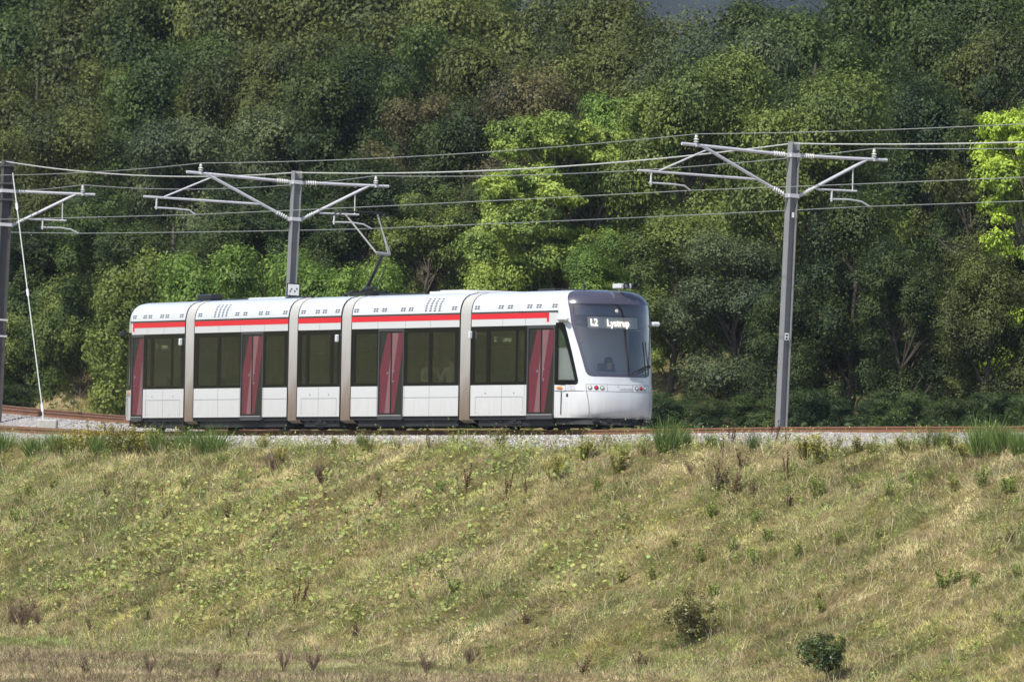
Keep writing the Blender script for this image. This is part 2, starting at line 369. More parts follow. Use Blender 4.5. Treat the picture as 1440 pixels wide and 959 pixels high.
# rails
RP = [(-.075, 0), (.075, 0), (.075, .012), (.012, .03), (.012, .115), (.036, .122), (.036, .159), (-.036, .159), (-.036, .122), (-.012, .115), (-.012, .03), (-.075, .012)]
def track(q0, name, label, far):
    root = empty(name, line(0, q0, -.16)); tag(root, label, 'railway track', 'railway tracks'); L0 = Vector(root.location)
    zx = (lambda s: float(xtra(s))) if far else (lambda s: 0)
    for sgn in (1, -1):
        mb = MB(); n = len(RP); cant = .0
        rows = []
        for s in np.arange(-45, 168, .75):
            rows.append([line(s, q0+sgn*.7535+a, b-.159)+Vector((0, 0, zx(s)))-L0 for a, b in RP])
        for i in range(len(rows)-1):
            for k in range(n):
                mb.add([rows[i][k], rows[i][(k+1) % n], rows[i+1][(k+1) % n], rows[i+1][k]], [(0, 1, 2, 3)], 1 if k == 6 else 0)
        mb.build('rail', [M['rail'], M['railtop']], root, weld=True)
    mb = MB()
    for s in np.arange(-44, 120, .6):
        a = line(s-.12, q0); b = line(s+.12, q0); t = (b-a).normalized(); nrm = Vector((-t.y, t.x, 0)); c = line(s, q0, -.16)+Vector((0, 0, zx(s)))-L0
        vs = [c+t*u+nrm*v+Vector((0, 0, w)) for w in (-.18, 0) for v in (-1.25, 1.25) for u in (-.12, .12)]
        mb.add(vs, [(0, 2, 3, 1), (4, 5, 7, 6), (0, 1, 5, 4), (2, 6, 7, 3), (0, 4, 6, 2), (1, 3, 7, 5)])
    o = mb.build('sleepers', M['concrete'], root); o['kind'] = 'stuff'
    return root
track(0, 'railway_track', 'rusty railway track that the white tram stands on, nearest the grass slope', False)
track(-FAR, 'railway_track', 'empty railway track on the far side of the masts, nearest the wood', True)

# ------------------------------------------------------------------ the tram
# cross-section of the cars: half width and height
PROF = [(1.325, .30), (1.325, 1.16), (1.325, 2.70), (1.322, 3.06), (1.31, 3.16), (1.285, 3.27), (1.24, 3.38), (1.165, 3.475), (1.05, 3.55), (.84, 3.605), (0, 3.64)]
def wz(z): return float(np.interp(z, [p[1] for p in PROF], [p[0] for p in PROF]))
def bz(z): return float(np.interp(z, [.3, .38, .5, .7, .95, 1.12, 1.2, 1.37, 1.5, 2.0, 2.7, 3.06, 3.2, 3.3, 3.4, 3.48, 3.55, 3.6, 3.64], [1.10, 1.19, 1.24, 1.26, 1.25, 1.22, 1.2, 1.18, 1.16, 1.08, .93, .85, .81, .77, .70, .62, .51, .36, .0]))
def nose(t, z, off=0):
    """point on the rounded end of the tram; t = -1 near side .. 0 middle .. 1 far side; x measured from the end of the straight side"""
    w = wz(z); b = bz(z)
    def P(t_, z_): return Vector((bz(z_)*max(1-abs(t_)**2.5, 0)**.4, wz(z_)*t_, z_))
    p = P(t, z)
    if off:
        e = .01; t1, t2 = max(-1, t-e), min(1, t+e); z1, z2 = z-.02, min(3.63, z+.02)
        n_ = (P(t2, z)-P(t1, z)).cross(P(t, z2)-P(t, z1))
        if n_.length < 1e-9: n_ = Vector((0, t, 0))
        n_.normalize(); p = p+n_*off
        if (p-P(t, z)).dot(Vector((1, t*1.0, .0))) < 0 and off > 0: p = P(t, z)-n_*off
    return p
def Tm(z): return float(np.interp(z, [1.37, 1.385, 1.42, 1.5, 2.7, 3.1, 3.5, 3.6, 3.64], [.58, .64, .68, .71, .88, .90, .965, .98, .98]))
def Tw(z): return float(np.interp(z, [1.15, 1.19, 1.26, 2.7, 2.76], [.85, .825, .82, .955, .975]))
def strip(mb, tfun0, tfun1, zs, n, off=0, m=0, x0=0):
    rows = []
    for z in zs:
        a, b = tfun0(z), tfun1(z); rows.append([nose(a+(b-a)*k/n, z, off)+Vector((x0, 0, 0)) for k in range(n+1)])
    mb.grid(rows, m)

def frame_at(s_origin, s_a, s_b):
    """matrix with x forward along the chord s_b -> s_a, y to the far side, z up"""
    a, b = line(s_a), line(s_b); f = (a-b).normalized(); y = Vector((-f.y, f.x, 0)).normalized()
    if y.x < 0: y = -y
    u = f.cross(y); 
    if u.z < 0: u = -u
    o = line(s_origin); o = b+f*((o-b).dot(f))
    return Matrix(((f.x, y.x, u.x, o.x), (f.y, y.y, u.y, o.y), (f.z, y.z, u.z, o.z), (0, 0, 0, 1)))
tram = empty('tram', line(12)); tag(tram, 'white tram with red doors, red roof stripe and dark windshield', 'tram')
TI = Matrix.Translation(-Vector(tram.location))
W = 1.325
def sides(): return ((-1, 'near'), (1, 'far'))

def text_mesh(txt, size, xscale=1, bold=0):
    cu = bpy.data.curves.new('lettering', 'FONT'); cu.body = txt; cu.size = size; cu.resolution_u = 3; cu.offset = bold
    o = bpy.data.objects.new('lettering', cu); col.objects.link(o)
    dg = bpy.context.evaluated_depsgraph_get(); me = bpy.data.meshes.new_from_object(o.evaluated_get(dg))
    bpy.data.objects.remove(o); bpy.data.curves.remove(cu)
    for v in me.vertices: v.co.x *= xscale
    return me
def text_on(name, txt, size, fn, material, parent, Mx, xscale=1, bold=0):
    me = text_mesh(txt, size, xscale, bold); xs_ = [v.co.x for v in me.vertices]; c = (min(xs_)+max(xs_))/2
    for v in me.vertices: v.co = fn(v.co.x-c, v.co.y)
    me.materials.clear(); me.materials.append(material)
    o = bpy.data.objects.new(name, me); col.objects.link(o); o.parent = parent; o.matrix_basis = Mx; return o

ZB, ZT = 1.16, 2.70        # window band
def section(L, items, Mx, flip=False, cab=None, vents=(), hatch=False, seams=(), stripe=(0, None), marks=()):
    """one car. x from 0 (bellows side) to L. items: ('p',x0,x1) window, ('d',x0,x1,leaves) door. flip: x runs backwards"""
    doors = [i for i in items if i[0] == 'd']; Lw = L; lp_ = []
    def B(mb, name, mats, parent=None, **k):
        if parent is None: return mb.build(name, mats, tram, TI@Mx, flipx=flip, **k)
        return mb.build(name, mats, parent, flipx=flip, **k)
    mb = MB()
    # lower panels between the doors
    for sg, _ in sides():
        edges = [0]+[e for d in doors for e in (d[1], d[2])]+[Lw]
        for a, b in zip(edges[::2], edges[1::2]):
            if b-a < .01: continue
            lp_.append((a, b, sg))
        y0, y1 = sorted((sg*W, sg*(W-.05))); mb.box(0, Lw, y0, y1, ZT, 3.055)
    # roof shell
    pr = [p for p in PROF if p[1] >= 3.06]; ring = [(-w, z) for w, z in pr]+[(w, z) for w, z in reversed(pr[:-1])]
    mb.grid([[(x, y, z) for y, z in ring] for x in (0, Lw)]); 
    inner = [(y*.96, z-.05) for y, z in ring]
    mb.grid([[(x, y, z) for y, z in inner] for x in (0, Lw)])
    for x in (0, Lw): mb.grid([[(x, y, z) for y, z in ring], [(x, y, z) for y, z in inner]])
    if cab:   # rounded end, lower body, pillars, roof edge
        off = Lw
        mb2 = MB()
        lowz = [.3, .34, .38, .44, .5, .6, .7, .82, .95, 1.05, 1.12, 1.2, 1.28, 1.37]
        strip(mb2, lambda z: -1, lambda z: 1, lowz[:-3], 40, x0=off)
        strip(mb2, lambda z: -Tw(max(z, 1.15)), lambda z: Tw(max(z, 1.15)), [1.12, 1.15, 1.2, 1.28, 1.37], 36, x0=off)
        for sg in (-1, 1):
            strip(mb2, lambda z: sg*1, lambda z: sg*Tw(1.15), [1.12, 1.15], 3, x0=off)
            zs_ = [1.37, 1.375, 1.385, 1.42, 1.5, 1.7, 2.0, 2.3, 2.6, 2.7, 2.76]
            strip(mb2, lambda z: sg*Tw(z), lambda z: sg*Tm(z), zs_, 5, x0=off)
            zs_ = [2.76, 2.85, 2.95, 3.06, 3.13, 3.2, 3.27, 3.34, 3.4, 3.45, 3.5, 3.55, 3.58, 3.6, 3.62, 3.64]
            strip(mb2, lambda z: sg*1, lambda z: sg*Tm(z), zs_, 5, x0=off)
        o2 = B(mb2, 'nose_shell', M['white'], smooth=True, weld=True)
    body = B(mb, 'car_body', M['white'])
    for a, b, sg in lp_:
        mb = MB(); y0, y1 = sorted((sg*W, sg*(W-.05))); mb.box(a, b, y0, y1, .36, ZB); B(mb, 'lower_panel', M['white'], body)
    for x in (0, Lw) if not cab else (0,):
        mb = MB(); pr2 = [(w, max(z, .3)) for w, z in PROF]; rg2 = [(-w, z) for w, z in pr2]+[(w, z) for w, z in reversed(pr2[:-1])]; e_ = .035 if x == 0 else -.035
        mb.grid([[(x_, y*(1+o_), z+o_*1.5) for y, z in rg2] for x_, o_ in ((x-e_*.6, -.02), (x-e_*.6, .003), (x+e_*.5, .003), (x+e_*.5, -.02))]); B(mb, 'end_rim', M['trim'], body)
    # floor, inner ceiling
    mb = MB(); mb.box(0, Lw, -W+.06, W-.06, .38, .44); B(mb, 'floor_panel', M['floor'], body)
    mb = MB(); mb.box(.05, Lw-.05, -W+.1, W-.1, 2.78, 2.82); B(mb, 'ceiling_panel', M['interior'], body)
    # red stripe, black gutter, seams, roof vents
    x0, x1 = stripe[0], stripe[1] or Lw
    for sg, _ in sides():
        mb = MB(); y0, y1 = sorted((sg*(W-.001), sg*(W+.004))); mb.box(x0, x1, y0, y1, 2.885, 3.028)
        if cab: mb.box(x1-.02, x1+.1, y0, y1, 2.78, 3.028); 
        B(mb, 'red_stripe', M['red'], body)
        mb = MB(); y0, y1 = sorted((sg*(W-.02), sg*(W+.022))); mb.box(0.02, Lw-.02+(.12 if cab else 0), y0, y1, 3.046, 3.072); B(mb, 'roof_gutter', M['trim'], body)
        mb = MB(); y0, y1 = sorted((sg*(W-.001), sg*(W+.002)))
        for sx in seams: 
            mb.box(sx-.009, sx+.009, y0, y1, ZT+.005, 2.883)
            if not any(d[1] < sx < d[2] for d in doors): mb.box(sx-.009, sx+.009, y0, y1, .37, ZB-.004)
        edges = [0]+[e for d in doors for e in (d[1], d[2])]+[Lw]
        for a, b in zip(edges[::2], edges[1::2]):
            if b-a > .4: mb.box(a+.02+(.28 if hatch else 0), b-.02-(.2 if hatch else 0), y0, y1, .842, .858)
        if hatch and sg < 0:
            a, b = edges[0]+.3, edges[1]-.22; mb.box(a-.02, a, y0, y1, .4, .858); mb.box(b, b+.02, y0, y1, .4, .858)
            for hx_ in (a+.5, b-.5): mb.box(hx_, hx_+.06, y0-.002, y1, .93, .97)
            for hx_ in (a+.1, a+.8, b-.1): mb.box(hx_, hx_+.03, y0-.002, y1, .42, .45)
        B(mb, 'panel_seams', M['seam'], body)
        def on_roof(x, zz, w_, h_):
            z1, z2 = zz, zz+h_; a = (sg*(wz(z1)+.004), z1); b = (sg*(wz(z2)+.004), z2)
            mb.add([(x, a[0], a[1]), (x+w_, a[0], a[1]), (x+w_, b[0], b[1]), (x, b[0], b[1])], [(0, 1, 2, 3)])
            mb.add([(x, a[0]-sg*.02, a[1]), (x+w_, a[0]-sg*.02, a[1]), (x+w_, b[0]-sg*.02, b[1]), (x, b[0]-sg*.02, b[1])], [(0, 1, 2, 3)])
        for vx in marks:
            mb = MB()
            for dx in (0, .15):
                for dz in (0, .055): on_roof(vx+dx, 3.155+dz, .11, .032)
            B(mb, 'roof_vent', M['trim'], body)
        for vx in vents:
            mb = MB()
            for c_ in range(4):
                for r_ in range(8): on_roof(vx+c_*.26, 3.13+r_*.045, .12, .022)
            B(mb, 'vent_grille', M['trim'], body)
    # window band: black frame with openings + panes
    for sg, nm in sides():
        y0, y1 = sorted((sg*(W-.004), sg*(W-.05))); cuts = [0]+[e for d in doors for e in (d[1], d[2])]+[Lw]
        for sa, sb in zip(cuts[::2], cuts[1::2]):
            if sb-sa < .01: continue
            mb = MB(); x = sa; inn = [i for i in items if i[0] == 'p' and sa <= i[1] < sb]
            for it in sorted(inn, key=lambda i: i[1])+[('e', sb, sb)]:
                mb.box(x, it[1], y0, y1, ZB+.001, ZT-.001); x = it[2]
                if it[0] == 'p': mb.box(it[1], it[2], y0, y1, ZB+.001, ZB+.085); mb.box(it[1], it[2], y0, y1, ZT-.13, ZT-.001)
            B(mb, 'window_surround', M['frame'], body, weld=True)
        for it in items:
            if it[0] == 'p':
                mb = MB(); y0, y1 = sorted((sg*(W-.008), sg*(W-.016))); mb.box(it[1]-.004, it[2]+.004, y0, y1, ZB+.08, ZT-.125); B(mb, 'window_pane', M['glass'], body)
                if it[2]-it[1] > 1.1:
                    mb = MB(); y0, y1 = sorted((sg*(W-.06), sg*(W-.085)))
                    mb.box(it[1]+.02, it[2]-.02, y0, y1, 2.16, 2.185); B(mb, 'window_bar', M['trim'], body)
            else:
                a, b, nl = it[1], it[2], it[3]
                mb = MB(); y0, y1 = sorted((sg*(W+.006), sg*(W-.06)))
                mb.box(a, a+.06, y0, y1, .30, 2.695); mb.box(b-.06, b, y0, y1, .30, 2.695); mb.box(a+.06, b-.06, y0, y1, 2.62, 2.695)
                y2, y3 = sorted((sg*(W+.02), sg*(W-.06))); mb.box(a+.06, b-.06, y2, y3, .27, .40)
                B(mb, 'door_frame', M['doorframe'], body)
                mb = MB(); mb.box(a+.08, b-.08, *sorted((sg*(W+.021), sg*(W+.03))), .37, .395); B(mb, 'door_sill', M['grey'], body)
                wl = (b-a-.12)/nl
                for li in range(nl):
                    p, q = a+.06+li*wl+.008, a+.06+(li+1)*wl-.008; z0_, z1_ = .41, 2.61
                    kind = li if not flip else (nl-1-li)
                    mb = MB(); ya = sg*(W-.012); mb.box(p, q, *sorted((ya, sg*(W-.045))), z0_, z1_, 0)
                    e = .035; P0, P1, Z0, Z1 = p+e, q-e, z0_+e, z1_-e; ww = P1-P0; hh = Z1-Z0
                    def pl(pts, m_, lift=.003):
                        xs2 = [(P0+(1-u if flip else u)*ww, ya+sg*lift, Z0+v*hh) for u, v in pts]; mb.poly(xs2, m_)
                    if kind == 0 and nl == 2 or nl == 1:
                        pl([(0, 0), (.5, 0), (1, .72), (1, 1), (.66, 1), (0, .55)], 1); pl([(.5, 0), (1, 0), (1, .72)], 2)
                        pl([(0, .55), (.66, 1), (0, 1)], 3)
                    else:
                        pl([(0, 0), (.28, 0), (1, .78), (1, 1), (.6, 1), (0, .36)], 1); pl([(0, .36), (.6, 1), (0, 1)], 2)
                        pl([(.28, 0), (1, 0), (1, .78)], 3)
                    mb.box(p, p+.03, *sorted((ya, ya+sg*.006)), z0_, z1_, 4); mb.box(q-.03, q, *sorted((ya, ya+sg*.006)), z0_, z1_, 4)
                    hx_ = (P0+.10) if kind == 1 else (P1-.16)
                    for hz in ((1.55, 1.28) if kind == 1 else (1.5,)):
                        mb.lathe((hx_, ya, hz), (0, sg, 0), [(.035, 0), (.035, .015), (.02, .022)], 10, 5)
                    B(mb, 'door_leaf', [M['doordark'], M['doorred'], M['doorpink'], M['doordark'], M['trim'], M['chrome']], body)
    # underframe; the lower dark box also adds the black shade under the car
    mb = MB(); mb.box(.05, Lw-.05, -W+.05, W-.05, .26, .375); mb.box(.25, Lw-.25, -W+.12, W-.12, .09, .27); B(mb, 'underframe', M['under'], body)
    if cab:
        off = Lw
        # dark roof hood and windshield surround
        mb = MB(); zg0, zg1 = 1.47, 3.26
        def Tg(z): return Tm(z)-.05
        zall = [1.37, 1.375, 1.385, 1.42, zg0]
        strip(mb, lambda z: -Tm(z), lambda z: Tm(z), zall, 30, x0=off, off=.002)
        zmid = [zg0, 1.5, 1.6, 1.8, 2.0, 2.3, 2.6, 2.7, 2.85, 2.98, 3.06, 3.13, 3.2, zg1]
        for sg in (-1, 1): strip(mb, lambda z: sg*Tm(z), lambda z: sg*Tg(z), zmid, 2, x0=off, off=.002)
        B(mb, 'windshield_surround', M['mask'], body, smooth=True, weld=True)
        mb = MB(); ztop = [zg1, 3.3, 3.34, 3.4, 3.45, 3.5, 3.55, 3.58, 3.6, 3.62, 3.64]
        strip(mb, lambda z: -Tm(z), lambda z: Tm(z), ztop, 30, x0=off, off=.002)
        B(mb, 'roof_hood', M['mask'], body, smooth=True, weld=True)
        mb = MB(); strip(mb, lambda z: -Tg(z), lambda z: Tg(z), zmid, 30, x0=off, off=-.002); B(mb, 'windshield', M['wglass'], body, smooth=True, weld=True)
        for sg in (-1, 1):
            mb = MB(); zs_ = [1.15, 1.19, 1.26]; strip(mb, lambda z: sg, lambda z: sg*Tw(z), zs_, 6, x0=off)
            zs_ = [2.62, 2.7, 2.76]; strip(mb, lambda z: sg, lambda z: sg*Tw(z), zs_, 6, x0=off)
            zs_ = [1.26, 1.6, 2.0, 2.4, 2.62]
            strip(mb, lambda z: sg, lambda z: sg*.9995, zs_, 2, x0=off); strip(mb, lambda z: sg*(Tw(z)+.04), lambda z: sg*Tw(z), zs_, 2, x0=off)
            mb.box(off-.001, off+.1, *sorted((sg*W, sg*(W-.03))), 1.26, 2.62)
            B(mb, 'cab_window_surround', M['frame'], body, smooth=True)
            mb = MB(); strip(mb, lambda z: sg*.9995, lambda z: sg*(Tw(z)+.04), zs_, 6, x0=off, off=-.003); B(mb, 'cab_window', M['glass'], body, smooth=True)
            mb = MB(); strip(mb, lambda z: sg*.9995, lambda z: sg*(Tw(z)+.05), [1.28, 1.6, 2.0, 2.4, 2.6], 5, x0=off-.03, off=-.05); B(mb, 'cab_blind', M['blind'], body)
            mb = MB(); strip(mb, lambda z: sg*.9995, lambda z: sg*(Tw(z)+.03+.02), [2.12, 2.3, 2.6], 3, x0=off-.02, off=-.03); B(mb, 'sun_blind', M['greenblind'], body)
        # lamp band and lamps
        mb = MB()
        strip(mb, lambda z: -.71, lambda z: .71, [1.165, 1.178], 24, x0=off, off=.003); strip(mb, lambda z: -.74, lambda z: .74, [.985, 1.0], 24, x0=off, off=.003)
        for t_ in (-.71, -.33, .23, .66): strip(mb, lambda z: t_-.006, lambda z: t_+.006, [.99, 1.05, 1.17], 1, x0=off, off=.003)
        for k in range(9):   # the curved joint between cab side and front apron
            z1_, z2_ = .32+k*.075, .32+(k+1)*.075; f1 = lambda z: -(.71-.0*z)-(-.0); 
            strip(mb, lambda z: -.715+.10*(1-z)*(1 if z < 1 else 0), lambda z: -.70+.10*(1-z)*(1 if z < 1 else 0), [z1_, z2_], 1, x0=off, off=.0035)
            strip(mb, lambda z: .715-.02*(1-z), lambda z: .70-.02*(1-z), [z1_, z2_], 1, x0=off, off=.0035)
        B(mb, 'nose_seams', M['seam'], body)
        for t_, kd in ((-.65, 'w'), (-.54, 'r'), (-.43, 'd'), (.33, 'd'), (.44, 'r'), (.55, 'w')):
            c_ = nose(t_, 1.085)+Vector((off, 0, 0)); nrm = (nose(t_, 1.085, .05)-nose(t_, 1.085)).normalized()
            mb = MB(); mb.lathe(c_, nrm, [(.058, -.02), (.058, .012), (.048, .016)], 14, 0); mb.lathe(c_+nrm*.013, nrm, [(.044, 0), (.04, .008), (.015, .016)], 14, 1)
            nm = {'w': 'headlight', 'r': 'tail_light', 'd': 'headlight'}[kd]
            B(mb, nm, [M['lamphousing'], M['lampred'] if kd == 'r' else M['lampclear']], body, smooth=True)
        mb = MB(); mb.lathe(Vector((off, 0, 0))+nose(0, 3.08), (1, 0, .2), [(.05, -.02), (.05, .01), (.03, .02)], 14); B(mb, 'marker_light', M['lampclear'], body)
        mb = MB(); c_ = nose(-.985, 1.1)+Vector((off, 0, 0))
        # amber turn lamp on cab side
        mb.box(off-.02+.1, off+.14+.1, -W-.0+.012, -W+.05, 1.06, 1.12); 
        mb = MB(); strip(mb, lambda z: -.999, lambda z: -.982, [1.05, 1.10], 4, x0=off, off=.006); B(mb, 'turn_lamp', M['amber'], body)
        mb = MB(); strip(mb, lambda z: -.955, lambda z: -.94, [.84, .92], 2, x0=off, off=.005); strip(mb, lambda z: -1, lambda z: -.75, [.985, .998], 12, x0=off, off=.003)
        strip(mb, lambda z: -.988, lambda z: -.985, [.38, .985], 1, x0=off, off=.003); B(mb, 'cab_side_details', M['trim'], body)
        # apron under the nose
        mb = MB(); rows = [[nose(-1+2*k/30, .5)*1 for k in range(31)] for _ in range(3)]
        for j, (z_, f_) in enumerate(((.30, .93), (.2, .95), (.13, .97))):
            rows[j] = [Vector((off+p.x*f_-.05, p.y*.93, z_)) for p in rows[j]]
        mb.grid(rows); 
        for k in range(5): mb.box(off+.7, off+1.14, -.75+k*.36, -.6+k*.36, .2, .29)
        B(mb, 'coupler_apron', M['under'], body)
        # destination display behind the glass, dash, back wall of the cab
        mb = MB()
        rows = [[nose(t_, z_, -.05)+Vector((off, 0, 0)) for t_ in np.linspace(-.62, .5, 14)] for z_ in (2.64, 2.93)]
        mb.grid(rows); B(mb, 'destination_display', M['display'], body)
        mb = MB(); mb.grid([[nose(t_, z_, -.08)+Vector((off, 0, 0)) for t_ in np.linspace(-.84, .84, 20)] for z_ in (2.98, 3.1, 3.2, 3.28)]); B(mb, 'cab_header', M['mask'], body)
        mb = MB(); mb.box(off-.3, off+.85, -.95, .95, 1.2, 1.42); mb.box(off+.45, off+.9, -.6, .6, 1.42, 1.5); B(mb, 'dashboard', M['dash'], body, bevel=.03)
        mb = MB(); mb.box(off-.75, off-.7, -W+.08, W-.08, .44, 2.7); B(mb, 'cab_wall', M['blind'], body)
        mb = MB(); mb.box(off-.2, off+.25, .05, .5, .85, 1.0); mb.box(off-.22, off-.1, .03, .52, 1.0, 1.75); B(mb, 'driver_seat', M['seatfab'], body, bevel=.03)
        mb = MB()  # wiper
        pA = nose(.66, 1.5, .05); pB = nose(.68, 1.72, .06); pC = nose(.2, 1.42, .05)
        ov = Vector((off, 0, 0)); mb.tube([nose(.64, 1.68, .05)+ov, nose(.42, 1.55, .07)+ov, nose(.12, 1.43, .05)+ov], .014, 6); mb.tube([nose(.66, 1.62, .05)+ov, nose(.44, 1.49, .07)+ov, nose(.16, 1.40, .05)+ov], .011, 6)
        mb.tube([nose(.64, 1.42, .04)+ov, nose(.63, 1.7, .05)+ov, nose(.60, 2.3, .04)+ov], .018, 6); mb.lathe(nose(.65, 1.66, .03)+ov, (1, .3, 0), [(.05, 0), (.05, .05), (.02, .06)], 10)
        B(mb, 'wiper', M['trim'], body)
    return body

def seats(body, xs_, flip=False):
    me = None
    for x in xs_:
        for y in (-.95, .95, -.5, .5):
            if me is None:
                mb = MB(); mb.box(-.22, .2, -.21, .21, .82, .9); mb.box(-.26, -.2, -.21, .21, .88, 1.5); mb.box(-.05, .05, -.05, .05, .44, .82)
                o = mb.build('passenger_seat', M['seatfab'], body, bevel=.02); me = o.data
            else:
                o = bpy.data.objects.new('passenger_seat', me); col.objects.link(o); o.parent = body
            o.location = ((-x if flip else x), y, 0)

# module run lengths
S5, S4a, S4b, S3a, S3b, S2a, S2b, S1 = 3.05, 3.67, 9.97, 10.6, 13.3, 13.9, 20.3, 20.95
M5 = frame_at(S5, -2.5, S5); M4 = frame_at(S4b, S4a, S4b); M3 = frame_at(S3b, S3a, S3b); M2 = frame_at(S2b, S2a, S2b); M1 = frame_at(S1, S1, S1+4.6)
b5 = section(4.58, [('p', .18, .84), ('p', 1.03, 2.44), ('p', 2.52, 2.9), ('d', 3.07, 4.56, 2)], M5, cab=True, hatch=True, seams=(1.72, 3.0-.05), stripe=(0, 4.12), marks=(.15, 1.45, 1.95, 3.0, 3.5, 4.35))
b4 = section(6.3, [('p', .22, 1.5), ('d', 1.6, 3.1, 2), ('p', 3.24, 4.52), ('p', 4.7, 6.03)], M4, seams=(1.55, 3.16, 4.61), marks=(.1, 1.25, 1.75, 2.85, 3.3, 5.8), vents=(4.25,))
b3 = section(2.7, [('p', .2, .52), ('p', .7, 2.04), ('p', 2.22, 2.5)], M3, hatch=True, seams=(1.36,), marks=(.15, 1.05, 1.5, 2.3))
b2 = section(6.4, [('p', .25, 1.6), ('p', 1.78, 3.1), ('d', 3.24, 4.74, 2), ('p', 4.86, 6.15)], M2, seams=(1.69, 3.17, 4.8), marks=(.2, 2.75, 3.3, 4.35, 4.8, 6.0), vents=(1.3,))
b1 = section(4.08, [('p', .3, .95), ('p', 1.06, 2.42), ('p', 2.6, 2.95), ('d', 3.13, 4.06, 1)], M1, flip=True, cab=True, hatch=True, seams=(1.6, 2.9), stripe=(0, 3.9), marks=(.2, 1.3, 1.7, 2.6, 3.0, 3.8))
seats(b4, (.8, 3.9, 5.2)); seats(b2, (.9, 2.4, 5.4)); seats(b3, (.9, 1.8)); seats(b5, (1.4,)); seats(b1, (1.5,), True)

# bellows
def bellows(s_a, s_b):
    mid = (s_a+s_b)/2; Mx = frame_at(mid, s_a-.5, s_b+.5); L = (s_b-s_a)/2+.04; n = 8
    pr = [(w-.015 if z > .5 else w-.015, z if z > .3 else .27) for w, z in PROF]; pr = [(pr[0][0]-.12, .2), (pr[0][0]-.03, .27)]+pr
    rows = []
    for i in range(n*2+1):
        x = -L+2*L*i/(n*2); d = .0 if i % 2 else .045
        e = .0 if 0 < i < n*2 else .05
        rows.append([(x, -(w-d-e) if w else 0, z-d*.7-e*.5) for w, z in pr]+[(x, (w-d-e), z-d*.7-e*.5) for w, z in reversed(pr[:-1])])
    mb = MB(); mb.grid(rows); o = mb.build('bellows', M['bellows'], tram, TI@Mx, weld=True)
    return o
for a, b in ((S5, S4a), (S4b, S3a), (S3b, S2a), (S2b, S1)): bellows(a, b)

# bogies under the end cars and the middle car
def bogie(Mx, xc, Wb=1.8):
    mb = MB()
    for sg in (-1, 1):
        mb.box(xc-Wb/2-.45, xc+Wb/2+.45, *sorted((sg*1.0, sg*1.14)), .2, .36)
        mb.box(xc-.35, xc+.35, *sorted((sg*1.14, sg*1.24)), .14, .34); mb.box(xc-.12, xc+.12, *sorted((sg*1.24, sg*1.27)), .2, .28)
        for dx in (-.75, .75): mb.lathe((xc+dx, sg*1.14, .26), (0, sg, 0), [(.1, 0), (.1, .08), (.05, .11)], 12)
    o = mb.build('bogie_frame', M['under'], tram, TI@Mx, bevel=.015)
    for dx in (-Wb/2, Wb/2):
        for sg in (-1, 1):
            mb = MB(); mb.lathe((xc+dx, sg*.70, .33), (0, sg, 0), [(.36, -.02), (.33, .01), (.33, .12), (.3, .13), (.3, .09), (.1, .09), (.1, .15)], 24)
            mb.build('wheel', M['under'], o, smooth=True)
    return o
bogie(M5, 2.3); bogie(M3, 1.35); bogie(M1, -2.3)

# roof equipment
def part(mb, name, m, Mx, parent=None, **k): return mb.build(name, m, tram, TI@Mx, **k)
mb = MB(); mb.box(3.3, 6.0, -.7, .7, 3.6, 3.685); mb.box(3.7, 5.0, -.6, .6, 3.68, 3.715); part(mb, 'roof_air_conditioner', M['white'], M4, bevel=.03)
mb = MB(); mb.box(2.2, 4.6, -.7, .7, 3.6, 3.665); part(mb, 'roof_air_conditioner', M['white'], M2, bevel=.03)
mb = MB(); mb.box(-1.9, -.7, -.35, .35, 3.6, 3.68); mb.box(-1.75, -.8, -.3, .1, 3.66, 3.84); part(mb, 'roof_equipment_box', M['trim'], M1, bevel=.04)
mb = MB(); mb.box(1.7, 2.6, -.3, .3, 3.62, 3.7); mb.box(2.4, 3.3, -.1, .5, 3.62, 3.675); part(mb, 'roof_equipment_box', M['under'], M5, bevel=.02)
for Mx_, xr in ((M4, (.2, 2.9)), (M2, (.3, 6.1))):
    mb = MB(); mb.tube([(xr[0], -.6, 3.64), (xr[1], -.6, 3.64)], .025, 6); part(mb, 'roof_cable_duct', M['trim'], Mx_)
mb = MB(); mb.tube([(4.4, -.4, 3.62), (4.4, -.4, 3.72)], .03, 6); mb.lathe((4.4, -.4, 3.72), (0, 0, 1), [(.06, 0), (.06, .03), (.02, .06)], 10); part(mb, 'antenna', M['trim'], M5)
# twin horn / camera block on the roof edge
mb = MB(); mb.box(4.85, 5.3, .18, .5, 3.68, 3.8); mb.tube([(5.0, .3, 3.56), (5.0, .3, 3.7)], .03, 8); ho = part(mb, 'horn_block', M['white'], M5, bevel=.03)
for yy in (.33, .58):
    mb = MB(); mb.lathe((5.18, yy, 3.745), (1, 0, 0), [(.05, 0), (.085, .06), (.085, .17), (.06, .17), (.05, .1)], 16); mb.build('horn', M['under'], ho, smooth=True)
# camera pods / mirrors
def pod(Mx, x, y, z, m=M['white'], l=.16, name='side_camera'):
    mb = MB(); s = 1 if y > 0 else -1; mb.box(x, x+l*.55, *sorted((y, y+s*.1)), z, z+.2); part(mb, name, m, Mx, bevel=.02)
pod(M5, .0, -W, 2.38); pod(M3, 2.52, -W, 2.36); pod(M1, -.25, -W, 2.36)
mb = MB(); mb.box(4.72, 5.2, -W-.07, -W+.06, 2.79, 2.9); part(mb, 'side_camera', M['white'], M5, bevel=.04)
mb = MB(); mb.box(4.9, 5.15, W-.1, W+.15, 2.72, 2.84); part(mb, 'side_camera', M['white'], M5, bevel=.04)
mb = MB(); mb.box(-4.95, -4.7, -W-.08, -W+.1, 2.7, 2.8); part(mb, 'side_camera', M['trim'], M1, bevel=.03)

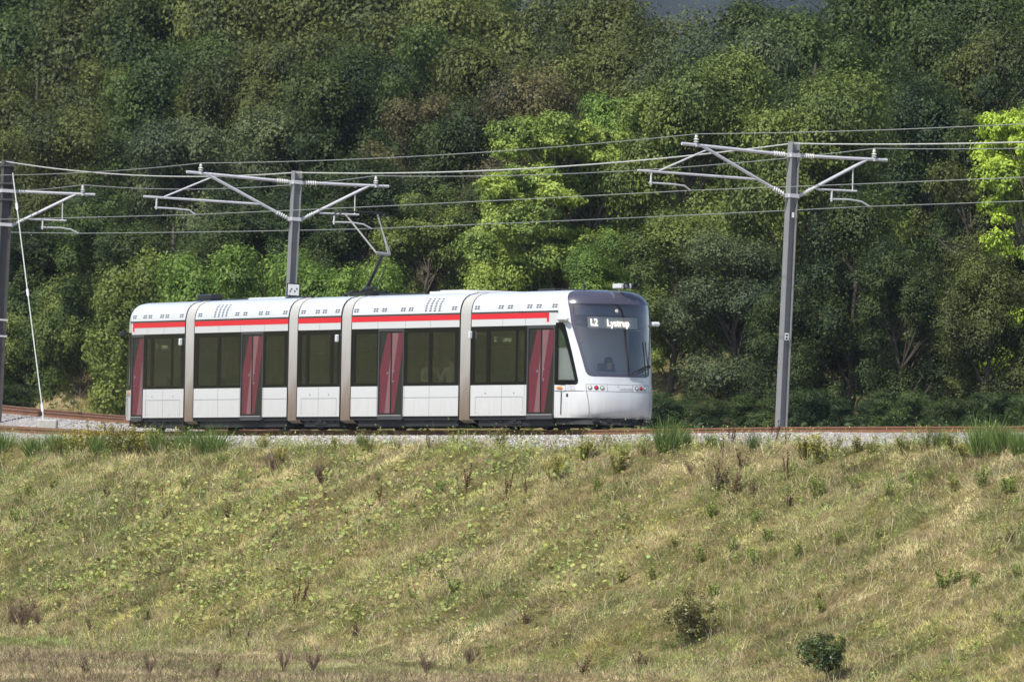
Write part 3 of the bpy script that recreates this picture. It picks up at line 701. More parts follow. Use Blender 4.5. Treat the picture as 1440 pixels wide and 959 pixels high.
# lettering
OFF5 = Vector((4.58, 0, 0))
def on_nose(tc, zc, off):
    def f(x, y):
        z = zc+y; t = tc
        # walk along the surface: lateral metres to t
        t = tc+x/1.325; return nose(max(-.98, min(.98, t)), z, off)+OFF5
    return f
def mk_text(*a, **k): return text_on(*a, **k)
MX5 = TI@M5
text_on('display_text', 'L2', .25, on_nose(-.49, 2.70, -.03), M['text_lit'], tram, MX5, .8, .004)
text_on('display_text', 'Lystrup', .265, on_nose(.03, 2.69, -.03), M['text_lit'], tram, MX5, .84, .001)
text_on('company_lettering', 'midttrafik', .085, on_nose(.08, 1.03, .006), M['textgrey'], tram, MX5, 1.1, .001)
mb = MB()
for k in range(5):
    a = k*1.26; strip(mb, lambda z: -.10+.012*math.cos(a)-.008, lambda z: -.10+.012*math.cos(a)+.008, [1.115+.018*math.sin(a), 1.13+.018*math.sin(a)], 1, x0=4.58, off=.006)
mb.build('company_emblem', M['textpale'], tram, MX5)
def on_side(xc, zc, y, sgn=1): return lambda x, yy: Vector((xc+x*sgn, y, zc+yy))
def cab_num(x, y): 
    u = .62+x; t = -(1-(min(u, 1.2)/bz(1.05))**2.5)**.4 if u < bz(1.05) else -.5
    return nose(t, 1.02+y, .006)+OFF5
text_on('car_number', '1182', .17, cab_num, M['textpale'], tram, MX5, 1.0, .002)
text_on('side_display_text', 'L2', .18, on_side(1.26, 2.30, -W+.03), M['text_amber'], tram, MX5, .75, .004)
text_on('side_display_text', 'Lystrup', .17, on_side(1.90, 2.30, -W+.03), M['text_amber'], tram, MX5, .9, .003)
text_on('side_display_text', 'L2', .18, on_side(-2.22, 2.30, -W+.03), M['text_amber'], tram, TI@M1, .75, .004)
text_on('side_display_text', 'Lystrup', .17, on_side(-1.62, 2.30, -W+.03), M['text_amber'], tram, TI@M1, .9, .003)

# ------------------------------------------------------------------ masts, arms, wires
def basis(s, q, lean=R(1.45), z=-.45):
    t = float(np.interp(s, G, TH)); y = Vector((math.cos(t), math.sin(t), 0)); f = Vector((math.sin(t), -math.cos(t), 0)); o = line(s, q, z)
    u = Vector((0, 0, 1)); y2 = (y*math.cos(lean)-u*math.sin(lean)); u2 = (u*math.cos(lean)+y*math.sin(lean))
    # x = far lateral, y = along (towards the back), z = up
    b = -f
    return Matrix(((y2.x, b.x, u2.x, o.x), (y2.y, b.y, u2.y, o.y), (y2.z, b.z, u2.z, o.z), (0, 0, 0, 1)))
def s_for_px(px, q):
    best = min(np.arange(-25, 120, .1), key=lambda s: abs(proj(*line(s, q, 0))[0]-px)); return float(best)
MQ = -2.72
sm1, sm2, sm3 = s_for_px(1097.5, MQ), s_for_px(400, MQ), s_for_px(-7, MQ)
print('mast runs', sm1, sm2, sm3, [round(float(line(s, MQ).y), 1) for s in (sm1, sm2, sm3)])
def mast(s, height_, label, width=.235, m='mast', left=True, long_left=True):
    Bm = basis(s, MQ); root = empty('catenary_mast', M=Bm); tag(root, label, 'catenary mast', 'overhead line masts')
    H = height_+.45; z0 = .45      # local z of rail level
    mb = MB(); t = .018; w = width/2
    for a in (-w, w-t): mb.box(a, a+t, -w*1.0, w*1.0, 0, H)
    mb.box(-w+t, w-t, -.008, .008, 0, H)
    mb.build('mast_post', M[m], root)
    mb = MB(); mb.lathe((0, 0, -.6), (0, 0, 1), [(.35, 0), (.35, .7)], 20); mb.build('foundation', M['concrete'], root)
    for zz in (6.06, 7.1):
        mb = MB()
        mb.box(-w-.02, w+.02, -w-.02, -w, z0+zz-.05, z0+zz+.05); mb.box(-w-.02, -w, -w, w, z0+zz-.05, z0+zz+.05); mb.box(w, w+.02, -w, w, z0+zz-.05, z0+zz+.05)
        for sx in (-1, 1): mb.box(*sorted((sx*w, sx*(w+.1))), -.05, .05, z0+zz-.06, z0+zz+.04)
        mb.build('arm_clamp', M['steel'], root)
    def arm(name, pts, r, ins=None):
        mb = MB(); mb.tube([(a, 0, z0+b) for a, b in pts], r, 8); o = mb.build(name, M['steel'], root, smooth=True)
        if ins:
            (a0, b0), (a1, b1) = pts[0], pts[1]; d = Vector((a1-a0, 0, b1-b0)).normalized(); p = Vector((a0, 0, z0+b0))
            mb = MB(); pr = []
            for k in range(5): pr += [(.035, .08+k*.07), (.07, .1+k*.07), (.035, .12+k*.07)]
            mb.lathe(p, d, [(.045, .0)]+pr+[(.045, .45)], 10); mb.build('insulator', M['insul'], o)
        return o
    def ins_up(p, h=.24):
        mb = MB(); mb.lathe((p[0], 0, z0+p[1]), (0, 0, 1), [(.05, -.06), (.05, .0), (.03, .02), (.075, .06), (.03, .08), (.075, .12), (.03, .15), (.045, .18), (.03, h)], 10); mb.build('wire_clamp', M['insul'], root)
    w2 = w+.08
    att = {}
    if left:
        arm('top_tube', [(-w2, 7.10), (-3.34, 7.2)], .042, True); arm('diagonal_tube', [(-w2, 6.06), (-2.72, 7.17)], .042, True)
        arm('registration_tube', [(-1.0, 6.42), (-4.6, 6.44)], .032); arm('support_strut', [(-2.6, 7.08), (-3.98, 6.46)], .024)
        arm('drop_bracket', [(-4.2, 6.46), (-4.2, 6.1)], .028); arm('steady_arm', [(-4.25, 6.15), (-3.6, 6.15), (-3.2, 6.13), (-3.02, 6.02)], .022)
        ins_up((-2.92, 7.21)); att['A'] = (-2.92, 7.47); att['a'] = (-3.02, 6.02)
    arm('top_tube', [(w2, 7.10), (2.82, 7.14)], .042, True); arm('diagonal_tube', [(w2, 6.06), (2.2, 7.11)], .042, True)
    arm('registration_tube', [(.75, 6.27), (1.95, 6.29)], .026); arm('drop_tube', [(1.8, 6.92), (1.82, 6.29)], .018)
    arm('drop_bracket', [(1.2, 6.28), (1.2, 5.98)], .028); arm('steady_arm', [(1.16, 6.04), (1.75, 6.06), (2.1, 6.03), (2.35, 5.92)], .022)
    ins_up((2.42, 7.15), .26); att['B'] = (2.42, 7.42); att['b'] = (2.35, 5.92); att['F'] = (-.05, height_-.05)
    P = {k: Bm@Vector((a, 0, z0+b)) for k, (a, b) in att.items()}
    return root, P
m1, P1 = mast(sm1, 7.45, 'tall grey steel mast standing clear of the tram, right of its nose')
m2, P2 = mast(sm2, 7.42, 'grey steel mast rising from behind the tram between its second and third sections')
m3, P3 = mast(sm3, 8.05, 'dark weathered steel mast with a guy wire at the left edge', width=.33, m='mastdark')
# small plates on the masts
mb = MB(); mb.box(-.05, .02, -.139, -.136, 5.95, 6.08); mb.build('tag_plate', M['sign'], m1)
mb = MB(); mb.box(-.10, .02, -.141, -.137, 2.8, 2.98, 0); 
for k, (a, b) in enumerate(((2.82, 2.87), (2.9, 2.95))): mb.box(-.07, -.01, -.144, -.141, a, b, 1)
mb.build('number_plate', [M['sign'], M['trim']], m1)
mb = MB(); mb.box(-.2, .2, -.16, -.145, 4.33, 4.70, 0); mb.box(-.17, .17, -.164, -.16, 4.36, 4.67, 1)
for a, b in ((-.1, 4.45), (.04, 4.45), (-.06, 4.51), (.1, 4.52)): mb.box(a-.018, a+.02, -.167, -.164, b, b+.05, 0)
mb.build('number_sign', [M['trim'], M['sign']], m2)
for zz in (3.05, 3.55): mb = MB(); mb.box(-.2, .2, -.2, -.182, zz, zz+.05); mb.build('band', M['steel'], m3)
for zz in (7.25, 7.75, 8.3): mb = MB(); mb.box(-.22, .22, -.22, .22, zz, zz+.055); mb.build('tension_bracket', M['mastdark'], m3)

# wires: outside the frame they run on towards where the next masts would stand
def nextP(s, ref, fac=1): 
    Bm = basis(s, MQ); R0 = basis(ref, MQ).inverted(); return Bm, R0
def ext(Pd, ref, s):
    Bm = basis(s, MQ); Ri = basis(ref, MQ).inverted(); return {k: Bm@(Ri@v) for k, v in Pd.items()}
P0 = ext(P1, sm1, sm1-29); P4 = ext(P3, sm3, sm3+29)
def wire(name, key, sag, r, m, label, cat, feeder=False):
    pts = []
    chain = [P0, P1, P2, P3, P4]
    for A, Bp in zip(chain[:-1], chain[1:]):
        a, b = A[key], Bp[key]
        for k in range(16): u = k/16; pts.append(a.lerp(b, u)-Vector((0, 0, 4*sag*u*(1-u))))
    pts.append(P4[key]); o0 = pts[len(pts)//2].copy()
    mb = MB(); mb.tube([p-o0 for p in pts], r, 6); o = mb.build(name, m, None, Matrix.Translation(o0), smooth=True); tag(o, label, cat, 'overhead wires'); return o
wire('overhead_wire', 'A', .16, .011, M['wire'], 'topmost thin wire, carried on the insulators of the left hand mast arms', 'overhead wire')
wire('overhead_wire', 'a', .02, .011, M['wire'], 'thin contact wire over the tram that its pantograph touches', 'overhead wire')
wire('overhead_wire', 'B', .24, .011, M['wire'], 'thin wire carried on the insulators of the right hand mast arms', 'overhead wire')
wire('overhead_wire', 'b', .02, .011, M['wire'], 'lowest thin wire, held by the steady arms right of the masts', 'overhead wire')
wire('feeder_cable', 'F', .26, .019, M['feeder'], 'thick pale cable strung from mast top to mast top', 'overhead cable')

# guy wire and its concrete anchor
gp = line(s_for_px(66, .2), .2); anch = at(66, 590, P3['F'].y-9); S_, Q_ = sq([anch.x], [anch.y])
anch = line(float(S_[0]), float(Q_[0])); anch = at(66, 597, anch.y)
aroot = empty('anchor_block', (anch.x, anch.y, anch.z)); tag(aroot, 'pale concrete anchor block beside the rails at the foot of the guy wire', 'anchor block')
mb = MB(); mb.box(-.28, .32, -.35, .35, -.35, .16); mb.build('block', M['concrete'], aroot, bevel=.04)
mb = MB(); mb.tube([(-.12, 0, .1), (-.12, 0, .3)], .03, 8); mb.build('anchor_eye', M['steel'], aroot)
top = basis(sm3, MQ)@Vector((.12, -.2, 8.1)); bot = Vector((anch.x-.12, anch.y, anch.z+.28))
g0 = empty('guy_wire', bot); tag(g0, 'slanting steel guy wire from the left edge mast down to its concrete anchor block', 'guy wire')
mb = MB(); mb.tube([(0, 0, 0), top-bot], .018, 6); mb.build('cable', M['feeder'], g0)
for u in (.03, .5, .86):
    p = (top-bot)*u; d = (top-bot).normalized(); mb = MB(); mb.lathe(p, d, [(.02, -.2), (.045, -.12), (.045, .12), (.02, .2)], 8); mb.build('turnbuckle', M['steel'], g0)

# pantograph: base frame on the roof, lower arm, upper arm, collector head touching the contact wire
Pn = TI@M4
def panto():
    def loc(px, py, y):          # point in car-4 frame hit by the sight line in the plane y = const across the car
        a, b = ray(px, py); Mi = M4.inverted(); o = Mi@Vector((0, 0, 0)); d = Mi.to_3x3()@Vector((a, 1, b)); k = (y-o.y)/d.y; return o+d*k
    base = loc(514, 412, 0); base.z = 3.78; knee = loc(538, 359, 0)
    hl = loc(485, 299, -.55); hr = loc(532, 305, .55); hx_ = (hl.x+hr.x)/2; hz_ = (hl.z+hr.z)/2
    mb = MB(); bx = base.x
    mb.box(bx-.5, bx+.9, -.45, -.35, 3.66, 3.72); mb.box(bx-.5, bx+.9, .35, .45, 3.66, 3.72); mb.box(bx-.1, bx+.1, -.45, .45, 3.68, 3.78); mb.box(bx+.5, bx+.6, -.45, .45, 3.68, 3.78)
    for a in (-.4, .8):
        for b in (-.4, .4): mb.lathe((bx+a, b, 3.6), (0, 0, 1), [(.04, 0), (.07, .03), (.04, .06), (.07, .09)], 8)
    mb.tube([(bx+.1, -.1, 3.82), (bx+.7, -.1, 3.86)], .06, 8)
    root = mb.build('pantograph', M['under'], tram, Pn)
    mb = MB(); mb.tube([base, knee], [.055, .04], 8); mb.tube([(bx+.45, .08, 3.8), knee+Vector((.05, .08, -.3))], .015, 6); mb.build('lower_arm', M['trim'], root)
    mb = MB(); k1 = knee+Vector((0, -.18, .05)); k2 = knee+Vector((0, .18, .02)); mb.tube([k1, k2], .05, 8)
    L_ = Vector((hx_, -.5, hz_)); R_ = Vector((hx_, .5, hz_)); mb.tube([k1, L_], .026, 6); mb.tube([k2, R_], .02, 6); mb.tube([k2+Vector((.02, .05, 0)), R_+Vector((.05, -.05, 0))], .015, 6); mb.build('upper_arm', M['mast'], root)
    mb = MB()
    for dx in (-.16, .16):
        mb.tube([(hx_+dx, -.85, hz_-.12), (hx_+dx, -.7, hz_+.03), (hx_+dx, -.5, hz_+.07), (hx_+dx, .5, hz_+.07), (hx_+dx, .7, hz_+.03), (hx_+dx, .85, hz_-.12)], .02, 6)
    for y in (-.5, .5): mb.tube([(hx_-.16, y, hz_+.05), (hx_+.16, y, hz_+.05)], .016, 6)
    mb.build('collector_head', M['under'], root)
panto()

# ------------------------------------------------------------------ people inside
def person(name, Mx, label, shirt, trousers, arms_up=False):
    """seated figure, origin on the seat under the pelvis, facing +x"""
    J = {'pel': (0, 0, .08, .15), 'wst': (0, 0, .25, .13), 'cst': (.0, 0, .43, .155), 'nk': (.0, 0, .60, .06), 'hd0': (.02, 0, .68, .07), 'hd1': (.025, 0, .77, .105), 'hd2': (.015, 0, .86, .085)}
    E_ = [('pel', 'wst'), ('wst', 'cst'), ('cst', 'nk'), ('nk', 'hd0'), ('hd0', 'hd1'), ('hd1', 'hd2')]
    for s, k in ((-1, 'l'), (1, 'r')):
        J['sh'+k] = (0, s*.19, .53, .065); J['el'+k] = (.1, s*.25, .27, .045); J['wr'+k] = (.33, s*.17, .26 if not arms_up else .38, .028); J['pm'+k] = (.41, s*.15, .26 if not arms_up else .4, .032)
        J['hp'+k] = (.02, s*.1, .06, .095); J['kn'+k] = (.45, s*.13, .07, .065); J['an'+k] = (.47, s*.13, -.36, .042); J['to'+k] = (.62, s*.14, -.41, .035)
        E_ += [('cst', 'sh'+k), ('sh'+k, 'el'+k), ('el'+k, 'wr'+k), ('wr'+k, 'pm'+k), ('pel', 'hp'+k), ('hp'+k, 'kn'+k), ('kn'+k, 'an'+k), ('an'+k, 'to'+k)]
        for f_ in range(4):
            a = (f_-1.5)*.017; z_ = J['pm'+k][2]; ln = (.06, .075, .07, .055)[f_]
            J[f'f{k}{f_}a'] = (.45, s*.15+a, z_, .009); J[f'f{k}{f_}b'] = (.45+ln*.6, s*.15+a, z_-.015, .008); J[f'f{k}{f_}c'] = (.45+ln*.8, s*.15+a, z_-.04, .007)
            E_ += [('pm'+k, f'f{k}{f_}a'), (f'f{k}{f_}a', f'f{k}{f_}b'), (f'f{k}{f_}b', f'f{k}{f_}c')]
        J['th'+k] = (.42, s*.15-s*.045, J['pm'+k][2]-.01, .01); J['tj'+k] = (.45, s*.15-s*.055, J['pm'+k][2]-.025, .008); E_ += [('pm'+k, 'th'+k), ('th'+k, 'tj'+k)]
    names = list(J); me = bpy.data.meshes.new(name); me.from_pydata([J[n_][:3] for n_ in names], [(names.index(a), names.index(b)) for a, b in E_], [])
    tmp = bpy.data.objects.new('skeleton', me); col.objects.link(tmp); tmp.modifiers.new('k', 'SKIN'); tmp.modifiers.new('s', 'SUBSURF').levels = 1
    for i, n_ in enumerate(names): me.skin_vertices[0].data[i].radius = (J[n_][3],)*2
    me.skin_vertices[0].data[0].use_root = True
    dg = bpy.context.evaluated_depsgraph_get(); m2_ = bpy.data.meshes.new_from_object(tmp.evaluated_get(dg)); bpy.data.objects.remove(tmp)
    for m_ in (M['skin'], shirt, trousers): m2_.materials.append(m_)
    for p in m2_.polygons:
        c = p.center; p.material_index = 0 if (c.z > .6 or (c.x > .34 and c.z > .2)) else (2 if c.z < .16 else 1); p.use_smooth = True
    o = bpy.data.objects.new(name, m2_); col.objects.link(o); o.matrix_basis = Mx; tag(o, label, 'person')
    mb = MB(); mb.lathe((.0, 0, .78), (-.25, 0, 1), [(.115, -.03), (.122, .03), (.11, .09), (.07, .135), (.02, .15)], 14); mb.build('hair', M['hair'], o, smooth=True)
    mb = MB()
    for s in (-1, 1): mb.lathe((.118, s*.035, .785), (1, 0, 0), [(.012, -.01), (.012, .004), (.004, .008)], 8, 1)
    mb.add([(.125, -.012, .77), (.125, .012, .77), (.15, 0, .745), (.122, 0, .8)], [(0, 1, 2), (0, 2, 3), (1, 3, 2)], 0)
    mb.box(.112, .122, -.025, .025, .715, .722, 1)
    mb.build('face_features', [M['skin'], M['hair']], o)
    return o
person('person', M5@Matrix.Translation((4.55, .28, .98)), 'driver in dark clothing seated behind the windshield of the tram', M['navy'], M['navy'], True)
person('person', M4@Matrix.Translation((3.95, -.98, 1.0))@Matrix.Scale(1.1, 4), 'passenger in a beige top at the window just right of the third pair of doors', M['beige'], M['navy'])
person('person', M4@Matrix.Translation((5.25, -.98, 1.0))@Matrix.Scale(1.1, 4)@Matrix.Rotation(R(180), 4, 'Z'), 'passenger in a beige jacket at the window beside the front bellows', M['beige'], M['navy'])

# ------------------------------------------------------------------ vegetation
def leaf_quads(P, Nrm, size, rg, aspect=.62):
    n = len(P); Nrm = Nrm/np.linalg.norm(Nrm, axis=1, keepdims=True); r = rg.normal(size=(n, 3)); a = np.cross(Nrm, r); a /= np.linalg.norm(a, axis=1, keepdims=True)+1e-9; b = np.cross(Nrm, a)
    s = size[:, None]; V = np.stack([P-a*s, P+b*s*aspect+Nrm*s*.15, P+a*s, P-b*s*aspect+Nrm*s*.15], 1)
    return V.reshape(-1, 3), (np.arange(n)[:, None]*4+np.arange(4)[None])
def crown_mesh(name, seed, puffs, leaf, n_leaf, inner=.5):
    """puffs: list of (centre, radius, squash)"""
    rg = np.random.default_rng(seed); Ps = []; Ns = []; Ti = []
    vol = np.array([p[1]**2 for p in puffs]); cnt = (n_leaf*vol/vol.sum()).astype(int)
    for (c, r, sq_), k in zip(puffs, cnt):
        d = rg.normal(size=(k, 3)); d[:, 2] += .25; d /= np.linalg.norm(d, axis=1, keepdims=True)
        rad = r*(inner+(1-inner)*rg.random(k)**.6)*(1+.35*(rg.random(k)-.5))
        # small twig clumps inside each puff
        m_ = max(6, k//45); cd = rg.normal(size=(m_, 3)); cd[:, 2] += .2; cd /= np.linalg.norm(cd, axis=1, keepdims=True)
        cr_ = r*rg.uniform(.6, 1.12, m_); cen = cd*cr_[:, None]; pick = rg.integers(0, m_, k); use = rg.random(k) < .8
        p = np.where(use[:, None], cen[pick]+rg.normal(size=(k, 3))*r*.19, d*rad[:, None]); p[:, 2] *= sq_
        Ps.append(p+np.array(c)); nn = np.where(use[:, None], cd[pick], d)*.9+rg.normal(size=(k, 3))*.32; nn[:, 2] += .45; Ns.append(nn)
        base = rg.uniform(.15, .75); Ti.append(np.clip(base+rg.normal(size=k)*.2, 0, 1))
    P = np.concatenate(Ps); N_ = np.concatenate(Ns); T = np.concatenate(Ti)
    V, Q = leaf_quads(P, N_, leaf*rg.uniform(.55, 1.3, len(P)), rg); c = np.stack([T, T, T], 1)
    return np_mesh(name, V, Q, None, c)
def branch_mesh(name, seed, trunk, targets, r0, twigs=0):
    rg = random.Random(seed); mb = MB(); n = len(trunk); H = trunk[-1][2]
    mb.tube(trunk, [r0*(1-.75*i/(n-1)) for i in range(n)], 8)
    for c, r, _ in targets:
        c = Vector(c); zb = max(.08*H, min(c.z-rg.uniform(.5, 1.3)*(abs(c.x)+abs(c.y))-.1*H*rg.random(), H*.9))
        k = min(range(n), key=lambda i: abs(trunk[i][2]-zb)); b = Vector(trunk[k]); mid = b.lerp(c, .5)+Vector((rg.uniform(-.2, .2), rg.uniform(-.2, .2), .15))
        mb.tube([b, mid, c], [r0*.38, r0*.24, r0*.08], 5, caps=False)
        for _t in range(twigs):
            e = c+Vector((rg.uniform(-1, 1), rg.uniform(-1, 1), rg.uniform(-.2, 1.2))).normalized()*r*rg.uniform(.8, 1.25); mb.tube([c, (c+e)/2+Vector((0, 0, .05)), e], [r0*.08, r0*.05, r0*.02], 3, caps=False)
    return mb
# prototypes: height 10, crown about 6 across
def proto(kind, seed):
    rg = random.Random(seed); puffs = []
    if kind == 'broad':
        for _ in range(30):
            a = rg.uniform(0, 6.28); h = rg.uniform(2.0, 8.9); e = math.sin(math.pi*min(1, max(0, (h-1.0)/9.3)))**.6*2.9; d = e*rg.uniform(.25, 1)**.6; puffs.append(((d*math.cos(a), d*math.sin(a), h), rg.uniform(.8, 1.5), .72))
        nl, lf, tw, r0 = 62000, .068, 0, .2
    elif kind == 'oval':
        for _ in range(32):
            a = rg.uniform(0, 6.28); h = rg.uniform(1.6, 9.3); e = (1-abs(h-4.8)/5.6)**.6*2.4; d = e*rg.uniform(.2, 1)**.6; puffs.append(((d*math.cos(a), d*math.sin(a), h), rg.uniform(.6, 1.25), .9))
        nl, lf, tw, r0 = 56000, .066, 1, .18
    elif kind == 'airy':
        for _ in range(120):
            a = rg.uniform(0, 6.28); h = rg.uniform(.6, 9.3); e = (1-abs(h-5)/6.2)**.5*2.8; d = e*rg.uniform(.15, 1)**.5; puffs.append(((d*math.cos(a), d*math.sin(a), h), rg.uniform(.35, .8), .6))
        nl, lf, tw, r0 = 95000, .066, 2, .12
    elif kind == 'thin':
        for _ in range(50):
            a = rg.uniform(0, 6.28); h = rg.uniform(1.0, 9.2); e = (1-abs(h-5)/5.6)**.5*2.7; d = e*rg.uniform(.15, 1)**.5; puffs.append(((d*math.cos(a), d*math.sin(a), h), rg.uniform(.5, .95), .8))
        nl, lf, tw, r0 = 52000, .06, 2, .12
    elif kind == 'bush':       # height 4, leaves to the ground
        for _ in range(36):
            a = rg.uniform(0, 6.28); h = rg.uniform(.3, 3.5); e = math.sqrt(max(0, 1-(h/4.0)**2))*1.75; d = e*rg.uniform(.2, 1)**.6; puffs.append(((d*math.cos(a), d*math.sin(a), h), rg.uniform(.32, .65), .9))
        nl, lf, tw, r0 = 40000, .044, 2, .05
    H = 4 if kind == 'bush' else 10
    x = y = 0; trunk = []
    for i in range(15): trunk.append((x, y, -.4+H*.86*i/14+.4*(i > 0))); x += rg.uniform(-.13, .13)*H/10; y += rg.uniform(-.12, .12)*H/10
    cm = crown_mesh(kind+'_crown', seed, puffs, lf, nl, .45)
    mb = branch_mesh('t', seed, trunk, puffs, r0, tw)
    tmp = mb.build('trunk', M['bark'], None); tm = tmp.data; bpy.data.objects.remove(tmp)
    tm.materials.clear(); tm.materials.append(None); cm.materials.append(None)
    return cm, tm, H
PR = {}
for k, sds in (('broad', (11, 12, 13)), ('oval', (21, 22, 23)), ('airy', (31, 32)), ('thin', (41, 42)), ('bush', (51, 52, 53))):
    PR[k] = [proto(k, s) for s in sds]
PAL = {'fresh': (.082, .108, .034), 'dark': (.029, .043, .018), 'mid': (.043, .067, .025), 'deep': (.024, .042, .019), 'grey': (.055, .072, .042), 'olive': (.050, .061, .024), 'bright': (.088, .14, .036),
       'lime': (.20, .27, .045), 'yellow': (.155, .205, .056), 'rust': (.062, .058, .034), 'khaki': (.070, .084, .031)}
FM = {k: foliage('leaf_'+k, tuple(c*1.6 for c in v), .33, .55, .02) for k, v in PAL.items()}
WORDS = {'fresh': 'yellowish green', 'dark': 'dark green', 'mid': 'mid green', 'deep': 'deep green', 'grey': 'greyish green', 'olive': 'dull olive', 'bright': 'fresh green', 'lime': 'bright lime green', 'yellow': 'bright yellow green', 'rust': 'brownish olive', 'khaki': 'yellowish olive'}
LAND = [(-400, 45, 'behind the guyed mast at the left edge'), (45, 165, "left of the tram's rear end"), (165, 262, "over the tram's rear cab"), (262, 360, "over the tram's second section"), (360, 450, 'behind the middle mast'),
        (450, 560, 'behind the pantograph'), (560, 650, "over the tram's fourth section"), (650, 730, "over the tram's front bellows"), (730, 800, "over the tram's front door"), (800, 925, "over the tram's windshield"),
        (925, 1030, "just right of the tram's nose"), (1030, 1150, 'behind the right mast'), (1150, 1260, 'just right of the right mast'), (1260, 1360, 'well right of the right mast'), (1360, 1900, 'at the right edge')]
def front(px): return float(np.interp(px, [0, 200, 500, 800, 1000, 1300, 1440], [336, 324, 310, 299, 293, 285, 281]))
TREES = []
def plant(px, top, wpx, off, kind, colr, rowname):
    TREES.append([px, top, wpx, off, kind, colr, rowname])
# low growth at the foot of the wood
for a in ((-20, 430, 150, 1, 'fresh'), (55, 395, 130, 16, 'mid'), (112, 372, 140, 16, 'fresh'), (215, 350, 150, 5, 'fresh'), (295, 345, 140, 3, 'bright'), (372, 330, 140, 3, 'bright'), (448, 352, 130, 2, 'bright'), (520, 368, 130, 2, 'bright'),
          (590, 410, 120, 3, 'khaki'), (165, 500, 80, 6, 'fresh'), (12, 535, 90, 0, 'dark'), (655, 420, 110, 4, 'bright'), (715, 350, 120, 3, 'yellow')): plant(*a[:4], 'bush', a[4], 'bush at the wood edge')
for px, t, c in ((945, 548, 'deep'), (1005, 560, 'dark'), (1062, 552, 'mid'), (1132, 545, 'deep'), (1200, 556, 'deep'), (1268, 545, 'mid'), (1335, 558, 'dark'), (1405, 548, 'deep'), (1462, 540, 'mid')): plant(px, t, 105, -1.5, 'bush', c, 'low bush behind the rails')
# front trees
for a in ((600, 262, 190, 7, 'thin', 'fresh'), (765, 150, 235, 5, 'airy', 'yellow'), (885, 122, 190, 11, 'airy', 'bright'), (722, 225, 150, 8, 'airy', 'yellow'), (828, 165, 190, 8, 'airy', 'yellow'), (985, 72, 215, 10, 'broad', 'fresh'), (1150, 98, 225, 9, 'broad', 'fresh'), (1345, 215, 170, 7, 'thin', 'olive'), (1450, 132, 170, 9, 'airy', 'lime')):
    plant(*a, 'tall front tree')
for a in ((945, 300, 190, 3, 'oval', 'fresh'), (840, 330, 150, 3, 'oval', 'bright'), (1035, 322, 180, 3, 'broad', 'grey'), (1190, 270, 180, 4, 'oval', 'dark'), (1265, 330, 180, 3, 'thin', 'dark'), (1395, 350, 170, 3, 'oval', 'olive'), (1110, 380, 150, 2, 'oval', 'dark')):
    plant(*a, 'lower front tree')
# ranks climbing the hillside
rr = random.Random(3)
r2 = [(-30, 250, 'dark'), (50, 300, 'dark'), (140, 262, 'mid'), (235, 285, 'dark'), (335, 255, 'dark'), (430, 270, 'deep'), (510, 225, 'dark'), (680, 250, 'dark')]
for px, t, c in r2: plant(px, t, 190, 17, rr.choice(['broad', 'oval', 'thin']), c, 'second rank tree')
r3 = [(-10, 165, 'khaki'), (95, 150, 'olive'), (185, 175, 'dark'), (280, 120, 'grey'), (385, 150, 'grey'), (470, 85, 'dark'), (570, 120, 'rust'), (660, 130, 'dark'), (745, 90, 'rust'), (1230, 170, 'dark'), (1310, 120, 'deep'), (1400, 90, 'dark'), (1080, 100, 'dark')]
for px, t, c in r3: plant(px, t, 195, 28, rr.choice(['broad', 'oval', 'thin']), c, 'third rank tree')
r4 = [(-30, 70, 'olive'), (60, 62, 'olive'), (150, 75, 'khaki'), (235, 52, 'mid'), (330, 62, 'olive'), (420, 45, 'olive'), (520, 60, 'dark'), (605, 20, 'mid'), (700, 58, 'olive'), (800, 45, 'khaki'), (890, 60, 'olive'), (960, 35, 'grey'), (1040, 40, 'grey'), (1125, 30, 'dark'), (1215, 40, 'mid'), (1320, 25, 'dark'), (1420, 20, 'olive')]
for px, t, c in r4: plant(px, t, 200, 41, rr.choice(['broad', 'broad', 'thin']), c, 'upper hillside tree')
r5 = [(-20, -90, 'dark'), (80, -80, 'mid'), (165, -95, 'olive'), (250, -80, 'dark'), (335, -90, 'khaki'), (420, -90, 'olive'), (500, -85, 'khaki'), (585, -75, 'olive'), (660, -30, 'khaki'), (765, -28, 'khaki'), (850, -8, 'olive'), (925, 12, 'olive'), (1010, 8, 'grey'), (1085, -4, 'dark'), (1175, -50, 'mid'), (1260, -80, 'dark'), (1350, -80, 'mid'), (1445, -80, 'dark')]
r6 = [(-60, -60, 'dark'), (30, -70, 'olive'), (120, -60, 'dark'), (205, -65, 'mid'), (290, -60, 'dark'), (375, -60, 'mid'), (460, -65, 'dark'), (545, -60, 'mid'), (625, -50, 'dark'), (1215, -50, 'dark'), (1300, -60, 'mid'), (1400, -60, 'dark')]
for px, t, c in r6: plant(px, t, 205, 66, 'broad', c, 'hindmost tree')
for px, t, c in r5: plant(px, t, 205, 55, rr.choice(['broad', 'broad', 'oval']), c, 'skyline tree')
def landmark(px):
    for a, b, w in LAND:
        if a <= px < b: return w
base_labels = []
for T_ in TREES:
    w = WORDS[T_[5]]; base_labels.append(f"{w} {T_[6]} {landmark(T_[0])}")
cells = {}
for T_, l in zip(TREES, base_labels): cells.setdefault(l, []).append(T_)
rr = random.Random(8)
